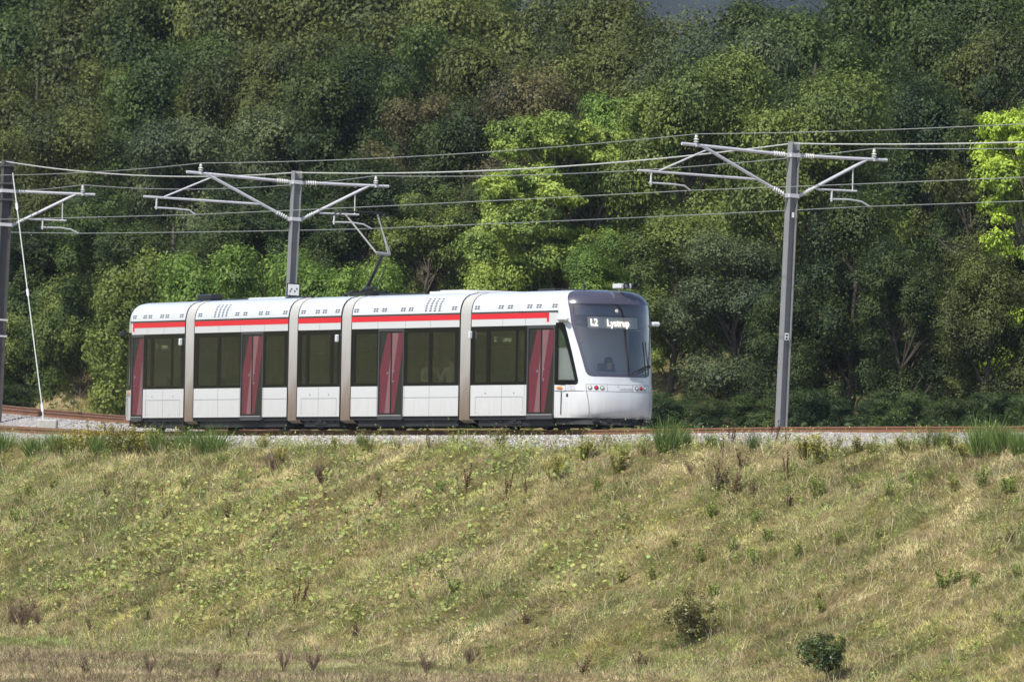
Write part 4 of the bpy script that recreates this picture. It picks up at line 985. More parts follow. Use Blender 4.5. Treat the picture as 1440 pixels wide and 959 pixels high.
for idx, (T_, l) in enumerate(zip(TREES, base_labels)):
    px, top, wpx, off, kind, colr, rowname = T_
    same = sorted(cells[l], key=lambda t: t[0])
    if len(same) > 1: l += (', left one', ', right one', ', third one')[same.index(T_)]
    Y = front(px)+off; a, b = ray(px, top); x = a*Y
    # the trunk stands where the crown is; lean of the picture is taken up by the roll
    a2, _ = ray(px-(600-top)*.024*.5, 600); x = a2*Y
    z = hgt(x, Y)-.1; H = b*Y-z
    cm, tm, H0 = rr.choice(PR[kind]); wm = wpx*Y/F
    sx = wm/(3.9 if kind == 'bush' else 6.2); sz = H/(H0*.985)
    sx = max(sx, .78*sz); bush = kind == 'bush'
    root = empty('bush' if bush else 'broadleaf_tree', (x, Y, z)); root.scale = (sx, sx, sz); root.rotation_euler = (rr.uniform(-.04, .04), rr.uniform(-.04, .04), rr.uniform(0, 6.28))
    tag(root, l, 'bush' if bush else 'tree', 'bushes at the edge of the wood' if bush else 'trees of the wood')
    for nm, me, mt in (('crown', cm, FM[colr]), ('stems' if bush else 'trunk', tm, M['barkpale'] if kind == 'airy' else M['bark'])):
        o = bpy.data.objects.new(nm if nm != 'stems' else 'stem', me); col.objects.link(o); o.parent = root; o.material_slots[0].link = 'OBJECT'; o.material_slots[0].material = mt

# undergrowth: a leafy floor of the wood
def scatter(n, x0, x1, y0, y1, rg): return rg.uniform(x0, x1, n), rg.uniform(y0, y1, n)
rg = np.random.default_rng(77)
X, Y = scatter(90000, -26, 24, 276, 400, rg); S_, Q_ = sq(X, Y); k = (Q_ < -9.3); X, Y, S_, Q_ = X[k], Y[k], S_[k], Q_[k]
dryspot = (S_ > 22) & (Q_ > -22)
k = ~dryspot | (rg.random(len(X)) < .15); X, Y, S_, Q_ = X[k], Y[k], S_[k], Q_[k]
Z = height(X, Y, (S_, Q_)); hh = fbm(X, Y, 2.5, 5)*1.3+.1; P = np.stack([X, Y, Z+rg.random(len(X))*hh], 1); Nn = rg.normal(size=P.shape)*.6; Nn[:, 2] += .8
V, Qd = leaf_quads(P, Nn, rg.uniform(.06, .14, len(P)), rg); t = np.clip(rg.normal(.35, .2, len(P)), 0, 1)
tag(link('undergrowth', np_mesh('undergrowth', V, Qd, None, np.stack([t]*3, 1)), [FM['deep']]), 'dark leafy undergrowth covering the floor of the wood', 'undergrowth', kind='stuff')

# grasses ---------------------------------------------------------------
def blades(base, dirv, L_, w, bend, colr, rg):
    n = len(base); a = rg.uniform(0, 2*np.pi, n); side = np.stack([np.cos(a), np.sin(a)*.6, np.zeros(n)], 1)*w[:, None]
    m = base+dirv*(L_*.55)[:, None]+bend*(L_*.12)[:, None]; t = base+dirv*(L_*.92)[:, None]+bend*(L_*.55)[:, None]
    V = np.stack([base-side, base+side, m+side*.75, m-side*.75, t], 1).reshape(-1, 3); i = np.arange(n)[:, None]*5
    return V, i+np.array([[0, 1, 2, 3]]), i+np.array([[3, 2, 4]]), colr
BL = []
STRAW = np.array([.60, .49, .26]); GREEN = np.array([.19, .26, .065]); YG = np.array([.44, .41, .12]); BROWN = np.array([.27, .19, .12]); DG = np.array([.08, .14, .035]); PALE = np.array([.56, .48, .30])
rg = np.random.default_rng(101)
def tufts(n, x0, x1, y0, y1, keep, per, Lr, wr, lean=.75, colf=None, dens=None):
    X, Y = scatter(n, x0, x1, y0, y1, rg); m = np.abs(X-0) < Y*.0595+.6; X, Y = X[m], Y[m]
    S_, Q_ = sq(X, Y); m = keep(X, Y, S_, Q_); X, Y, S_, Q_ = X[m], Y[m], S_[m], Q_[m]
    Z = height(X, Y, (S_, Q_)); px, py = proj(X, Y, Z)
    m = (px > -150) & (px < 1590) & (py < 1020); X, Y, Z, px, py, S_, Q_ = [v[m] for v in (X, Y, Z, px, py, S_, Q_)]
    N = len(X); th = fbm(X, Y, 1.5, 61, 4)*13.0+.2+rg.normal(size=N)*.5        # direction in which the matted grass lies
    ld = np.stack([-np.cos(th), -np.sin(th), np.zeros(N)], 1)
    C = colf(X, Y, px, py, S_, Q_, N); Ls = (Lr[0]+(Lr[1]-Lr[0])*fbm(X, Y, 1.6, 33))*(.75+.5*rg.random(N))
    r_ = lambda a: np.repeat(a, per, 0); nb = N*per
    base = r_(np.stack([X, Y, Z-.02], 1))+np.concatenate([rg.normal(size=(nb, 2))*.07, np.zeros((nb, 1))], 1)
    base[:, 2] += -.0
    d = rg.normal(size=(nb, 3))*.28; d += r_(ld)*lean*rg.uniform(.3, 1.2, nb)[:, None]; d[:, 2] = np.abs(d[:, 2])*.3+.75; d /= np.linalg.norm(d, axis=1, keepdims=True)
    bend = r_(ld)*.8+rg.normal(size=(nb, 3))*.35; bend[:, 2] -= .45
    L_ = r_(Ls)*rg.uniform(.5, 1.15, nb); w = rg.uniform(*wr, nb)
    c = r_(C)*rg.uniform(.72, 1.22, (nb, 1))+rg.normal(size=(nb, 3))*.012
    alt = rg.random(nb) < .09; c[alt] = PALE*rg.uniform(.8, 1.15, (alt.sum(), 1)); alt = rg.random(nb) < .14; c[alt] = BROWN*rg.uniform(.6, 1.1, (alt.sum(), 1))
    return blades(base, d, L_, w, bend, np.clip(c, .01, .75), rg)
def mixc(a, b, t): t = np.clip(t, 0, 1)[:, None]; return a*(1-t)+b*t
def gauss(px, py, cx, cy, rx, ry): return np.exp(-((px-cx)/rx)**2-((py-cy)/ry)**2)
def slope_col(X, Y, px, py, S_, Q_, N):
    n1 = fbm(X, Y, 4.0, 71, 4); n2 = fbm(X, Y, 1.3, 83, 3); n3 = fbm(X, Y, .6, 95, 2)
    c = mixc(STRAW, YG, smooth01((n1-.38)/.25)); c = mixc(c, GREEN, smooth01((n2-.52)/.16)*.75)
    c = mixc(c, BROWN, smooth01((n3-.62)/.1)*.6)
    crest = gauss(px, py, 420, 660, 420, 45); c = mixc(c, STRAW*.95, crest*.8*(n3+.3))
    c = mixc(c, GREEN, gauss(px, py, 90, 720, 190, 70)*.75); c = mixc(c, YG, gauss(px, py, 430, 790, 300, 80)*.7)
    c = mixc(c, DG, gauss(px, py, 850, 800, 60, 35)*.9*n2*1.8); c = mixc(c, GREEN, gauss(px, py, 1180, 720, 160, 60)*.6)
    c = c*(.62+.82*smooth01((fbm(X, Y, .75, 777, 2)-.25)/.5))[:, None]
    c = mixc(c, STRAW, gauss(px, py, 1230, 800, 260, 60)*.55); c = mixc(c, PALE, gauss(px, py, 700, 790, 160, 45)*.3)
    c = mixc(c, BROWN, gauss(px, py, 60, 800, 130, 40)*.4); c = mixc(c, GREEN, smooth01((fbm(X, Y, 2.4, 999, 3)-.52)/.14)*.6); c = mixc(c, YG, gauss(px, py, 980, 760, 250, 90)*.4)
    return c
def field_col(X, Y, px, py, S_, Q_, N):
    n1 = fbm(X, Y, 6, 171, 3); n2 = fbm(X, Y, 1.5, 183, 2); c = mixc(BROWN*1.25, STRAW, n2*1.4-.1); c = mixc(c, GREEN, smooth01((n1-.45)/.2)*.6)
    c = mixc(c, GREEN*1.15, gauss(px, py, 60, 893, 300, 17)*1.5); return c
def wdt(S_): return (zr(S_)-.62-TOE)*2.1
slope_keep = lambda X, Y, S_, Q_: (Q_ > 3.1+1.1*fbm(X, Y, 1.2, 888)) & (Q_ < 4+wdt(S_)+.8) & (rg.random(len(X)) < np.where(Q_ < 4.4, .8, 1))
BL.append(tufts(190000, -20, 18, 215, 336, slope_keep, 18, (.08, .30), (.0035, .009), lean=.5, colf=slope_col))
field_keep = lambda X, Y, S_, Q_: (Q_ >= 4+wdt(S_)+.6)
BL.append(tufts(80000, -18, 17, 205, 330, field_keep, 12, (.10, .28), (.004, .009), lean=.3, colf=field_col))
# dry grass on the bank behind the left end of the tracks
back_keep = lambda X, Y, S_, Q_: (Q_ < -8.6) & (Q_ > -26) & (S_ > 14)
BL.append(tufts(26000, -26, -3, 300, 352, back_keep, 14, (.2, .6), (.005, .012), colf=lambda X, Y, px, py, S_, Q_, N: mixc(STRAW*.9, YG*.8, fbm(X, Y, 2, 7)*1.2-.2)))
def join_blades(BL):
    V = []; Qd = []; T = []; C = []; off = 0
    for v, q, t, c in BL: V.append(v); Qd.append(q+off); T.append(t+off); C.append(c); off += len(v)
    return np.concatenate(V), np.concatenate(Qd), np.concatenate(T), np.concatenate([np.concatenate(C)]*2)
grassM = foliage('grass', (0, 0, 0), .3, .5, .03, True)
for nm, b, lab in (('slope_grass', BL[:1], 'tangled straw coloured and yellow green grass covering the embankment slope'), ('meadow_grass', BL[1:2], 'short brownish and green grass of the meadow strip at the foot of the slope'), ('bank_grass', BL[2:], 'dry grass on the bank behind the far track at the left')):
    tag(link(nm, np_mesh(nm, *join_blades(b)), [grassM]), lab, 'grass', kind='stuff')

# broad yellow-green leaves spreading over the slope
rg = np.random.default_rng(55)
X, Y = scatter(150000, -16, 10, 225, 320, rg); S_, Q_ = sq(X, Y); m = (Q_ > 4.5) & (Q_ < 4+wdt(S_)); X, Y, S_, Q_ = X[m], Y[m], S_[m], Q_[m]
Z = height(X, Y, (S_, Q_)); px, py = proj(X, Y, Z)
den = gauss(px, py, 400, 800, 290, 60)+.6*gauss(px, py, 560, 730, 220, 60)+.35*gauss(px, py, 720, 690, 120, 40)+.25*gauss(px, py, 650, 830, 200, 40)
den = den*smooth01((fbm(X, Y, 1.8, 29)-.35)/.25)*1.3; m = rg.random(len(X)) < den*2.4; X, Y, Z = X[m], Y[m], Z[m]; n = len(X)
c0 = np.stack([X, Y, Z+rg.uniform(.08, .32, n)], 1); nn = rg.normal(size=(n, 3))*.55; nn[:, 1] -= .35; nn[:, 2] += 1; nn /= np.linalg.norm(nn, axis=1, keepdims=True)
a = np.cross(nn, rg.normal(size=(n, 3))); a /= np.linalg.norm(a, axis=1, keepdims=True); b = np.cross(nn, a); rad = .018+.045*rg.random(n)**1.6
ang = np.arange(7)/7*2*np.pi; rv = rad[:, None]*(1+.14*rg.normal(size=(n, 7))); ring = c0[:, None]+a[:, None]*(np.cos(ang)[None]*rv)[..., None]+b[:, None]*(np.sin(ang)[None]*rv)[..., None]+nn[:, None]*(rad*.25)[:, None, None]
V = np.concatenate([c0[:, None], ring], 1).reshape(-1, 3); i = np.arange(n)[:, None, None]*8; T = (i+np.array([[0, 1+k, 1+(k+1) % 7] for k in range(7)])[None]).reshape(-1, 3)
c = np.array([.27, .31, .085])*rg.uniform(.45, 1.4, (n, 1))+rg.normal(size=(n, 3))*[.02, .02, .01]; yel = rg.random(n) < .12; c[yel] = np.array([.44, .42, .13])*rg.uniform(.7, 1.1, (yel.sum(), 1))
tag(link('broad_leaved_ground_cover', np_mesh('ground_cover', V, None, T, np.repeat(np.clip(c, .02, .7), 7, 0)), [grassM]), 'round yellow green leaves spreading over the lower left of the slope', 'ground cover', kind='stuff')

# mixed herbs, seed stalks and small dead growth all through the grass
rg = np.random.default_rng(303)
def herbs(n, keep, per, spread, hgt_, Lr, wr, colf, up=.35):
    X, Y = scatter(n, -20, 18, 205, 336, rg); m = np.abs(X) < Y*.0585+.5; X, Y = X[m], Y[m]; S_, Q_ = sq(X, Y); m = keep(X, Y, S_, Q_); X, Y, S_, Q_ = X[m], Y[m], S_[m], Q_[m]
    Z = height(X, Y, (S_, Q_)); px, py = proj(X, Y, Z); m = (px > -130) & (px < 1570) & (py < 1010); X, Y, Z, px, py, Q_ = [v[m] for v in (X, Y, Z, px, py, Q_)]
    N = len(X); C = colf(X, Y, px, py, N); sz = rg.uniform(.45, 1.6, N); nb = N*per; r_ = lambda a: np.repeat(a, per, 0)
    o = rg.normal(size=(nb, 3))*np.array([spread, spread, 0])*r_(sz)[:, None]; o[:, 2] = rg.random(nb)**1.3*hgt_*r_(sz)*np.exp(-(o[:, 0]**2+o[:, 1]**2)/(spread*1.6)**2)
    d = rg.normal(size=(nb, 3)); d[:, 2] = np.abs(d[:, 2])*.5+up; d /= np.linalg.norm(d, axis=1, keepdims=True); bend = rg.normal(size=(nb, 3))*.3; bend[:, 2] -= .3
    c = r_(C)*rg.uniform(.55, 1.4, (nb, 1)); return blades(r_(np.stack([X, Y, Z], 1))+o, d, rg.uniform(*Lr, nb), rg.uniform(*wr, nb), bend, np.clip(c, .01, .7), rg)
def herb_col(X, Y, px, py, N):
    pal = np.array([[.38, .42, .10], [.26, .34, .08], [.15, .24, .06], [.48, .46, .16], [.27, .20, .12], [.20, .27, .10]]); w = rg.random(N)+.5*(fbm(X, Y, 2.2, 404)-.5)
    i = np.searchsorted([.28, .48, .62, .82, .93], w); return pal[i]*rg.uniform(.8, 1.2, (N, 1))
on_slope = lambda X, Y, S_, Q_: (Q_ > 3.7) & (Q_ < 4+wdt(S_)+1) & (rg.random(len(X)) < smooth01((fbm(X, Y, 1.7, 505)-.32)/.3)+.12)
at_crest = lambda X, Y, S_, Q_: (Q_ > 2.9) & (Q_ < 4.9) & (rg.random(len(X)) < smooth01((fbm(X, Y, 1.1, 606)-.45)/.2)+.07)
at_foot = lambda X, Y, S_, Q_: Q_ > 4+wdt(S_)+5.5+2*fbm(X, Y, 3, 12)
at_toe = lambda X, Y, S_, Q_: Q_ > 4+wdt(S_)-.5
def stalk_col(X, Y, px, py, N): return np.array([.55, .44, .26])*rg.uniform(.4, 1.35, (N, 1))
def dead_col(X, Y, px, py, N): return np.array([.17, .12, .085])*rg.uniform(.6, 1.4, (N, 1))
thicket = lambda X, Y, S_, Q_: (Q_ > 3.4) & (Q_ < 4+wdt(S_)) & (fbm(X, Y, 1.3, 1212, 3) > .56)
def thicket_col(X, Y, px, py, N):
    pal = np.array([[.20, .27, .06], [.13, .20, .05], [.30, .33, .08], [.22, .15, .09]]); return pal[np.searchsorted([.4, .65, .85], rg.random(N))]*rg.uniform(.8, 1.2, (N, 1))
HB = [herbs(16000, thicket, 34, .10, .42, (.04, .12), (.006, .016), thicket_col, .5), herbs(42000, on_slope, 26, .11, .26, (.03, .10), (.006, .018), herb_col), herbs(80000, at_crest, 30, .10, .55, (.04, .12), (.006, .016), herb_col, .5),
      herbs(80000, on_slope, 3, .08, .02, (.35, .70), (.003, .005), stalk_col, 1.6), herbs(34000, at_foot, 3, .08, .02, (.3, .6), (.003, .006), dead_col, 1.8), herbs(15000, on_slope, 16, .10, .22, (.05, .16), (.004, .008), dead_col, .6), herbs(12000, at_toe, 14, .1, .16, (.03, .1), (.005, .012), herb_col)]
tag(link('meadow_herbs', np_mesh('meadow_herbs', *join_blades(HB)), [grassM]), 'mixed green herbs, pale seed stalks and dead growth all over the slope', 'herbs', kind='stuff')

# weeds: individual plants -------------------------------------------------
def finish_blades(parts): return np_mesh('plant', *join_blades(parts))
def proto_broom(seed, h=.85):
    rg = np.random.default_rng(seed); n = 520; a = rg.uniform(0, 6.28, n); r = rg.random(n)**.7*.22; base = np.stack([np.cos(a)*r, np.sin(a)*r, np.zeros(n)], 1)
    d = np.stack([np.cos(a)*r*1.9, np.sin(a)*r*1.9, np.ones(n)], 1)+rg.normal(size=(n, 3))*.1; d /= np.linalg.norm(d, axis=1, keepdims=True)
    c = np.array([.15, .22, .055])*rg.uniform(.45, 1.5, (n, 1)); return finish_blades([blades(base, d, rg.uniform(.3, 1.05, n)*h, np.full(n, .0075), rg.normal(size=(n, 3))*.2, c, rg)])
def proto_dock(seed, h=.75):
    rg = np.random.default_rng(seed); parts = []; c_st = np.array([.10, .05, .03]); n = 3
    base = np.zeros((n, 3)); base[:, :2] = rg.normal(size=(n, 2))*.03; d = rg.normal(size=(n, 3))*.09; d[:, 2] = 1; d /= np.linalg.norm(d, axis=1, keepdims=True); L_ = np.array([1, .8, .65])*h
    parts.append(blades(base, d, L_*1.05, np.full(n, .009), np.zeros((n, 3)), np.tile(c_st, (n, 1)), rg))
    for k in range(n):
        m = 130; u = rg.uniform(.38, 1, m); p = base[k]+d[k]*(u*L_[k])[:, None]+rg.normal(size=(m, 3))*[.022, .022, .012]*(1.3-u)[:, None]
        dd = rg.normal(size=(m, 3)); dd[:, 2] += .6; dd /= np.linalg.norm(dd, axis=1, keepdims=True); parts.append(blades(p, dd, np.full(m, .035), np.full(m, .011), rg.normal(size=(m, 3))*.2, np.array([.12, .045, .028])*rg.uniform(.5, 1.5, (m, 1)), rg))
    m = 10; a = rg.uniform(0, 6.28, m); dd = np.stack([np.cos(a), np.sin(a), np.full(m, .5)], 1); parts.append(blades(np.zeros((m, 3)), dd, np.full(m, .22), np.full(m, .03), np.tile([0, 0, -.4], (m, 1)), np.array([.2, .19, .06])*np.ones((m, 1)), rg))
    return finish_blades(parts)
def proto_weed(seed, h=.5, leafc=(.22, .30, .06), stemc=(.16, .12, .05), n=14, lv=26, spread=.25, lw=.022, ll=.085, heads=None):
    rg = np.random.default_rng(seed); parts = []; a = rg.uniform(0, 6.28, n); base = np.stack([np.cos(a)*.08, np.sin(a)*.08, np.zeros(n)], 1)*rg.random((n, 1)); d = np.stack([np.cos(a)*spread, np.sin(a)*spread, np.ones(n)], 1)+rg.normal(size=(n, 3))*.15
    d /= np.linalg.norm(d, axis=1, keepdims=True); L_ = rg.uniform(.5, 1, n)*h; parts.append(blades(base, d, L_*1.08, np.full(n, .007), np.zeros((n, 3)), np.tile(stemc, (n, 1))*rg.uniform(.7, 1.3, (n, 1)), rg))
    k = np.repeat(np.arange(n), lv); m = len(k); u = rg.uniform(.1, 1, m); p = base[k]+d[k]*(u*L_[k])[:, None]; dd = rg.normal(size=(m, 3)); dd[:, 2] = np.abs(dd[:, 2])*.5+.2; dd /= np.linalg.norm(dd, axis=1, keepdims=True)
    parts.append(blades(p, dd, rg.uniform(.5, 1.2, m)*ll, rg.uniform(.6, 1.1, m)*lw, np.tile([0, 0, -.3], (m, 1)), np.array(leafc)*rg.uniform(.5, 1.5, (m, 1)), rg))
    if heads:
        m = n*12; k = np.repeat(np.arange(n), 12); p = base[k]+d[k]*(L_[k]*rg.uniform(.9, 1.05, m))[:, None]+rg.normal(size=(m, 3))*.03; dd = rg.normal(size=(m, 3)); dd /= np.linalg.norm(dd, axis=1, keepdims=True)
        parts.append(blades(p, dd, np.full(m, .03), np.full(m, .012), np.zeros((m, 3)), np.array(heads)*rg.uniform(.6, 1.3, (m, 1)), rg))
    return finish_blades(parts)
def proto_twig(seed, h=.8, c=(.19, .13, .09)):
    rg = np.random.default_rng(seed); parts = []; n = 26; a = rg.uniform(0, 6.28, n); base = np.zeros((n, 3)); d = np.stack([np.cos(a)*.4, np.sin(a)*.4, np.ones(n)], 1)+rg.normal(size=(n, 3))*.15; d /= np.linalg.norm(d, axis=1, keepdims=True); L_ = rg.uniform(.5, 1, n)*h
    parts.append(blades(base, d, L_, np.full(n, .011), rg.normal(size=(n, 3))*.1, np.array(c)*rg.uniform(.7, 1.3, (n, 1)), rg))
    k = np.repeat(np.arange(n), 12); m = len(k); p = base[k]+d[k]*(rg.uniform(.25, .95, m)*L_[k])[:, None]; dd = d[k]+rg.normal(size=(m, 3))*.45; dd /= np.linalg.norm(dd, axis=1, keepdims=True)
    parts.append(blades(p, dd, rg.uniform(.3, 1, m)*h*.28, np.full(m, .007), rg.normal(size=(m, 3))*.15, np.array(c)*rg.uniform(.6, 1.4, (m, 1)), rg)); return finish_blades(parts)
WP = {'broom': [proto_broom(1), proto_broom(2)], 'dock': [proto_dock(3), proto_dock(4), proto_dock(5)], 'weed': [proto_weed(6), proto_weed(7), proto_weed(8, leafc=(.28, .30, .07))],
      'tansy': [proto_weed(9, .6, (.2, .22, .05), n=18, lv=20, heads=(.2, .13, .05)), proto_weed(10, .6, (.26, .27, .05), n=16, lv=24, heads=(.45, .36, .06))],
      'twig': [proto_twig(11), proto_twig(12)], 'brownweed': [proto_weed(13, .5, (.15, .10, .06), (.14, .08, .05), n=18, lv=16), proto_weed(14, .5, (.17, .12, .06), (.14, .08, .05), n=16, lv=14)],
      'shrub': [proto_weed(15, .9, (.13, .14, .04), (.10, .06, .04), n=42, lv=46, spread=.55, lw=.03, ll=.07)]}
for v in WP.values():
    for me in v: me.materials.append(grassM)
H0 = {'broom': .85, 'dock': .75, 'weed': .5, 'tansy': .6, 'twig': .8, 'brownweed': .5, 'shrub': .9}
CAT = {'broom': ('broom_bush', 'broom bush', 'broom bushes beside the track', 'upright green broom bush'), 'dock': ('dock_stalk', 'dock plant', 'dark dock stalks on the slope', 'dark brown dock stalk'), 'weed': ('leafy_weed', 'weed', 'leafy weeds on the slope', 'leafy green weed'),
       'tansy': ('tall_weed', 'weed', 'tall weeds along the ballast', 'tall green weed'), 'twig': ('dead_plant', 'dead plant', 'dead bare plants', 'bare dead plant'), 'brownweed': ('withered_weed', 'weed', 'withered weeds on the slope', 'withered brown weed'), 'shrub': ('dark_shrub', 'shrub', None, 'dark bushy shrub')}
def vland(py, px):
    if py < 648: return ('at the ballast edge')
    if py < 700: return 'high on the slope'
    if py < 780: return 'halfway down the slope'
    if py < 870: return 'low on the slope'
    return 'at the foot of the slope'
VL = [(-90, 40, 'below the left edge mast'), (40, 120, 'below the concrete anchor block'), (120, 190, "below the tram's rear corner"), (190, 265, "below the tram's rear cab"), (265, 340, "below the tram's second section"), (340, 410, "below the tram's second doors"),
      (410, 485, "below the short middle section"), (485, 530, 'below the third bellows'), (530, 575, "below the tram's third doors"), (575, 645, "below the beige clad passengers"), (645, 700, 'below the front bellows'), (700, 745, "below the front side windows"), (745, 785, "below the tram's front doors"), (785, 830, 'below the cab side window'),
      (830, 880, 'below the windshield'), (880, 925, "below the tram's nose"), (925, 990, "just right of the tram's nose"), (990, 1060, 'left of the right mast'), (1060, 1140, 'below the right mast'), (1140, 1210, 'near the right mast'), (1210, 1290, 'far right of the right mast'), (1290, 1370, 'towards the right edge'), (1370, 1600, 'at the right edge')]
WEEDS = []
def weed(kind, px, py, hpx, wf=1.0): WEEDS.append((kind, px, py, hpx, wf))
for a in ((0, 640, 45, 1.3), (52, 642, 42, 1.4), (225, 640, 40, 1.1), (300, 640, 48, 1.7), (262, 636, 42, .9), (938, 636, 55, 1.0), (1325, 632, 40, 1.0), (1385, 640, 60, 1.3), (1412, 636, 50, 1), (965, 630, 32, .6), (510, 632, 26, .9), (1060, 632, 32, .8), (1000, 630, 30, .8), (85, 640, 42, 1.2), (142, 642, 36, 1), (1435, 640, 45, 1)): weed('broom', *a)
for a in ((535, 718, 38), (657, 700, 48), (712, 708, 42), (740, 703, 32), (228, 706, 22), (1028, 634, 46), (1088, 632, 52), (1106, 680, 40), (1104, 628, 26), (423, 866, 52), (414, 858, 40), (325, 905, 30), (346, 910, 28), (1242, 785, 24), (1404, 790, 26), (118, 775, 26), (1400, 628, 42), (1247, 640, 24), (966, 628, 26), (1015, 650, 30)): weed('dock', *a)
for a in ((100, 642, 46), (128, 640, 50), (165, 642, 52), (210, 640, 46), (240, 640, 42), (115, 640, 40), (150, 638, 44), (178, 645, 50), (195, 642, 46), (370, 635, 30), (395, 660, 30), (470, 632, 22), (520, 640, 30), (560, 630, 24), (640, 632, 26), (700, 634, 34), (725, 628, 36), (745, 632, 38), (780, 680, 44), (820, 652, 46), (870, 668, 52), (905, 640, 24), (1150, 655, 52), (1130, 648, 40), (1175, 640, 36), (1205, 645, 30), (1300, 640, 38), (1270, 642, 34), (1340, 645, 36), (1355, 650, 30), (85, 643, 30), (1225, 640, 28), (855, 632, 26), (605, 634, 22)): weed('tansy', *a)
for a in ((450, 690, 44, 1.1), (384, 668, 40, 1), (30, 885, 52, 1.3), (15, 880, 45, 1), (970, 670, 26, 1), (55, 882, 35, 1), (560, 640, 22, 1), (398, 945, 45, 1), (440, 950, 40, 1), (600, 950, 44, 1.3), (660, 935, 36, 1.3), (210, 950, 36, 1)): weed('twig', *a)
for a in ((130, 890, 30), (330, 700, 24), (1010, 690, 50), (1030, 700, 40), (1045, 660, 34), (150, 700, 24), (205, 880, 22), (740, 880, 20), (1110, 720, 24), (320, 735, 26), (190, 690, 20), (500, 900, 26), (120, 950, 30), (300, 955, 34), (820, 950, 34), (900, 945, 30), (1060, 700, 26), (1420, 770, 26)): weed('brownweed', *a)
for a in ((640, 840, 26), (680, 845, 24), (580, 850, 24), (500, 870, 22), (870, 822, 30), (920, 815, 24), (985, 800, 30), (1030, 780, 26), (1060, 800, 28), (1080, 770, 24), (1120, 790, 26), (1325, 835, 34), (1345, 820, 26), (1370, 830, 28), (1400, 880, 24), (1150, 700, 30), (1200, 690, 26), (1340, 700, 28), (1380, 690, 34), (1420, 700, 30), (1150, 845, 24), (1155, 870, 22), (1005, 845, 26), (950, 770, 22), (1290, 690, 28), (235, 730, 22), (260, 690, 20), (310, 660, 22), (620, 700, 22), (840, 700, 24), (1000, 730, 26), (1250, 700, 24), (1310, 680, 26), (1060, 740, 22), (590, 800, 18), (1430, 820, 26), (40, 700, 22), (75, 690, 22), (20, 740, 22), (1180, 770, 22), (1235, 760, 20)): weed('weed', *a)
rr = random.Random(12); seen = {}
WL = []
for kind, px, py, hpx, wf in WEEDS:
    hl = [w for a, b, w in VL if a <= px < b][0]; l = f"{CAT[kind][3]} {vland(py, px)}, {hl}"; WL.append(l)
cnt = {}
for (kind, px, py, hpx, wf), l in zip(WEEDS, WL): cnt.setdefault(l, []).append((px, py))
for (kind, px, py, hpx, wf), l in zip(WEEDS, WL):
    g_ = ground_at(px, py, 205, 320); me = rr.choice(WP[kind]); hm = hpx*g_.y/F; s_ = hm/H0[kind]
    same = sorted(cnt[l])
    if len(same) > 1: l += (', left one', ', right one')[same.index((px, py)) > 0] if len(same) == 2 else (', leftmost one', ', middle one', ', rightmost one', ', last one')[same.index((px, py))]
    o = bpy.data.objects.new(CAT[kind][0], me); col.objects.link(o); o.location = (g_.x, g_.y, g_.z-.02); o.scale = (s_*wf*(1.15 if kind in ('tansy', 'weed') else 1), s_*wf, s_); o.rotation_euler = (rr.uniform(-.1, .1), rr.uniform(-.1, .1), rr.uniform(0, 6.28))
    tag(o, l, CAT[kind][1], CAT[kind][2])
# small round young tree on the lower right of the slope
def small_crown(name, px, py, rx, cz, rz, n, leaf, nl, m_, label, cat, seed, part='crown', trunk_top=.9):
    g_ = ground_at(px, py); root = empty(name, g_); tag(root, label, cat); q = random.Random(seed); puffs = []
    while len(puffs) < n:
        v = Vector((q.uniform(-1, 1), q.uniform(-1, 1), q.uniform(-1, 1)))
        if v.length < 1: puffs.append(((v.x*rx, v.y*rx, cz+v.z*rz), q.uniform(.14, .24)*rx/.6, .9))
    link('crown', crown_mesh(name, seed, puffs, leaf, nl, .3), [m_], root)
    branch_mesh('t', seed, [(0, 0, -.1), (.02, 0, .2), (0, .02, .45), (.01, 0, trunk_top)], puffs[:30], .022, 7).build('trunk', M['bark'], root)
small_crown('young_tree', 1161, 964, .56, .70, .40, 46, .028, 6500, foliage('leaf_young', (.07, .105, .028), .35), 'small rounded dark green young tree near the bottom right', 'young tree', 9)
small_crown('dark_shrub', 972, 912, .60, .66, .58, 34, .032, 3600, foliage('leaf_shrub', (.15, .14, .05), .35), 'dense brownish green shrub low on the slope, right of centre', 'shrub', 10)

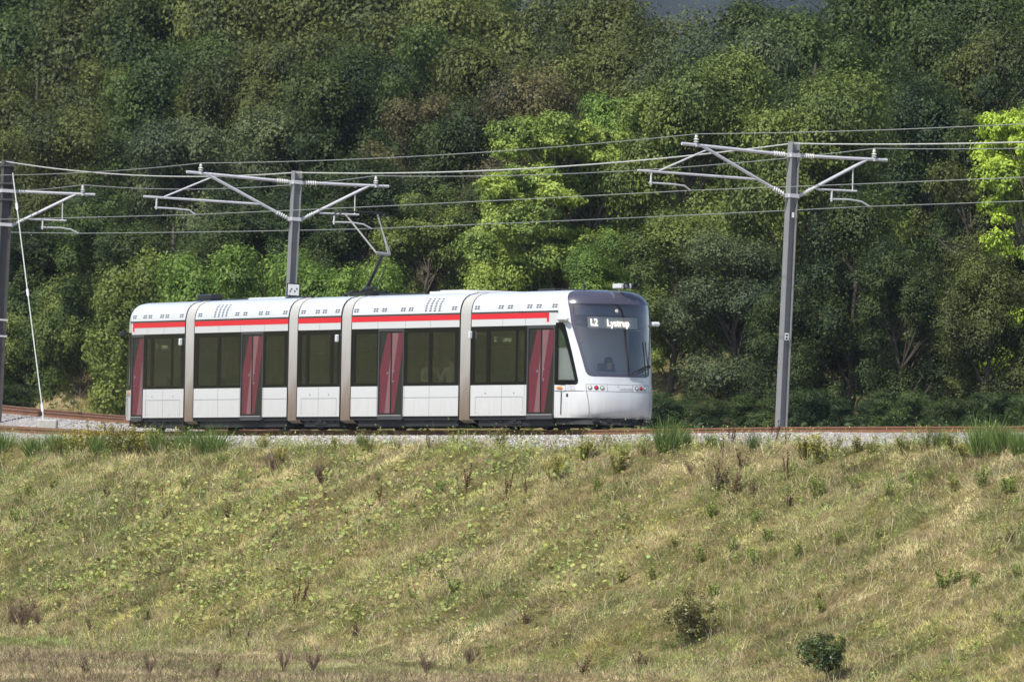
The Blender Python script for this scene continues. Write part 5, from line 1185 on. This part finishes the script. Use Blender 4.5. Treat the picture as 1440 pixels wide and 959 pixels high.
# ------------------------------------------------------------------ air
mb = MB(); mb.box(-460, 460, -60, 2400, -60, 330)
hz = mb.build('haze', mat('haze_air')); hz['kind'] = 'stuff'; hz['label'] = 'faint blue haze in the air'
nt = hz.data.materials[0].node_tree; nt.nodes.clear(); v = nt.nodes.new('ShaderNodeVolumePrincipled'); v.inputs['Color'].default_value = (.62, .72, .95, 1); v.inputs['Density'].default_value = .00005
o = nt.nodes.new('ShaderNodeOutputMaterial'); nt.links.new(v.outputs[0], o.inputs['Volume'])

# ------------------------------------------------------------------ light, sky, camera
world = bpy.data.worlds.new('World'); sc.world = world; world.use_nodes = True; nt = world.node_tree; bg = nt.nodes['Background']
sky = nt.nodes.new('ShaderNodeTexSky'); sky.sky_type = 'NISHITA'; sky.sun_disc = False; EL = R(51); sd = Vector((-.52, -.62, 0)).normalized()
sky.sun_elevation = EL; sky.sun_rotation = math.atan2(sd.x, sd.y); sky.air_density = 1.0; sky.dust_density = 1.5
nt.links.new(sky.outputs[0], bg.inputs[0]); bg.inputs[1].default_value = .13
sun = bpy.data.lights.new('sun', 'SUN'); sun.energy = 4.2; sun.angle = R(.8); sun.color = (1, .96, .88); so = bpy.data.objects.new('sun', sun); col.objects.link(so)
d = Vector((sd.x*math.cos(EL), sd.y*math.cos(EL), math.sin(EL))); so.rotation_euler = d.to_track_quat('Z', 'Y').to_euler(); so.location = (-40, 150, 120)
cam = bpy.data.cameras.new('camera'); co = bpy.data.objects.new('camera', cam); col.objects.link(co); sc.camera = co
cam.sensor_width = 36; cam.lens = 36*F/1440; cam.clip_start = 1; cam.clip_end = 20000
co.matrix_basis = Matrix.Rotation(math.pi/2+PITCH, 4, 'X')@Matrix.Rotation(ROLL, 4, 'Z')
cam.dof.use_dof = True; cam.dof.focus_distance = 274; cam.dof.aperture_fstop = 3.6
sc.view_settings.view_transform = 'Standard'; sc.view_settings.look = 'None'; sc.view_settings.exposure = .5; sc.view_settings.gamma = 1
sc.render.engine = 'CYCLES'; sc.cycles.max_bounces = 6; sc.cycles.transparent_max_bounces = 12; sc.cycles.volume_bounces = 0; sc.cycles.use_denoising = True
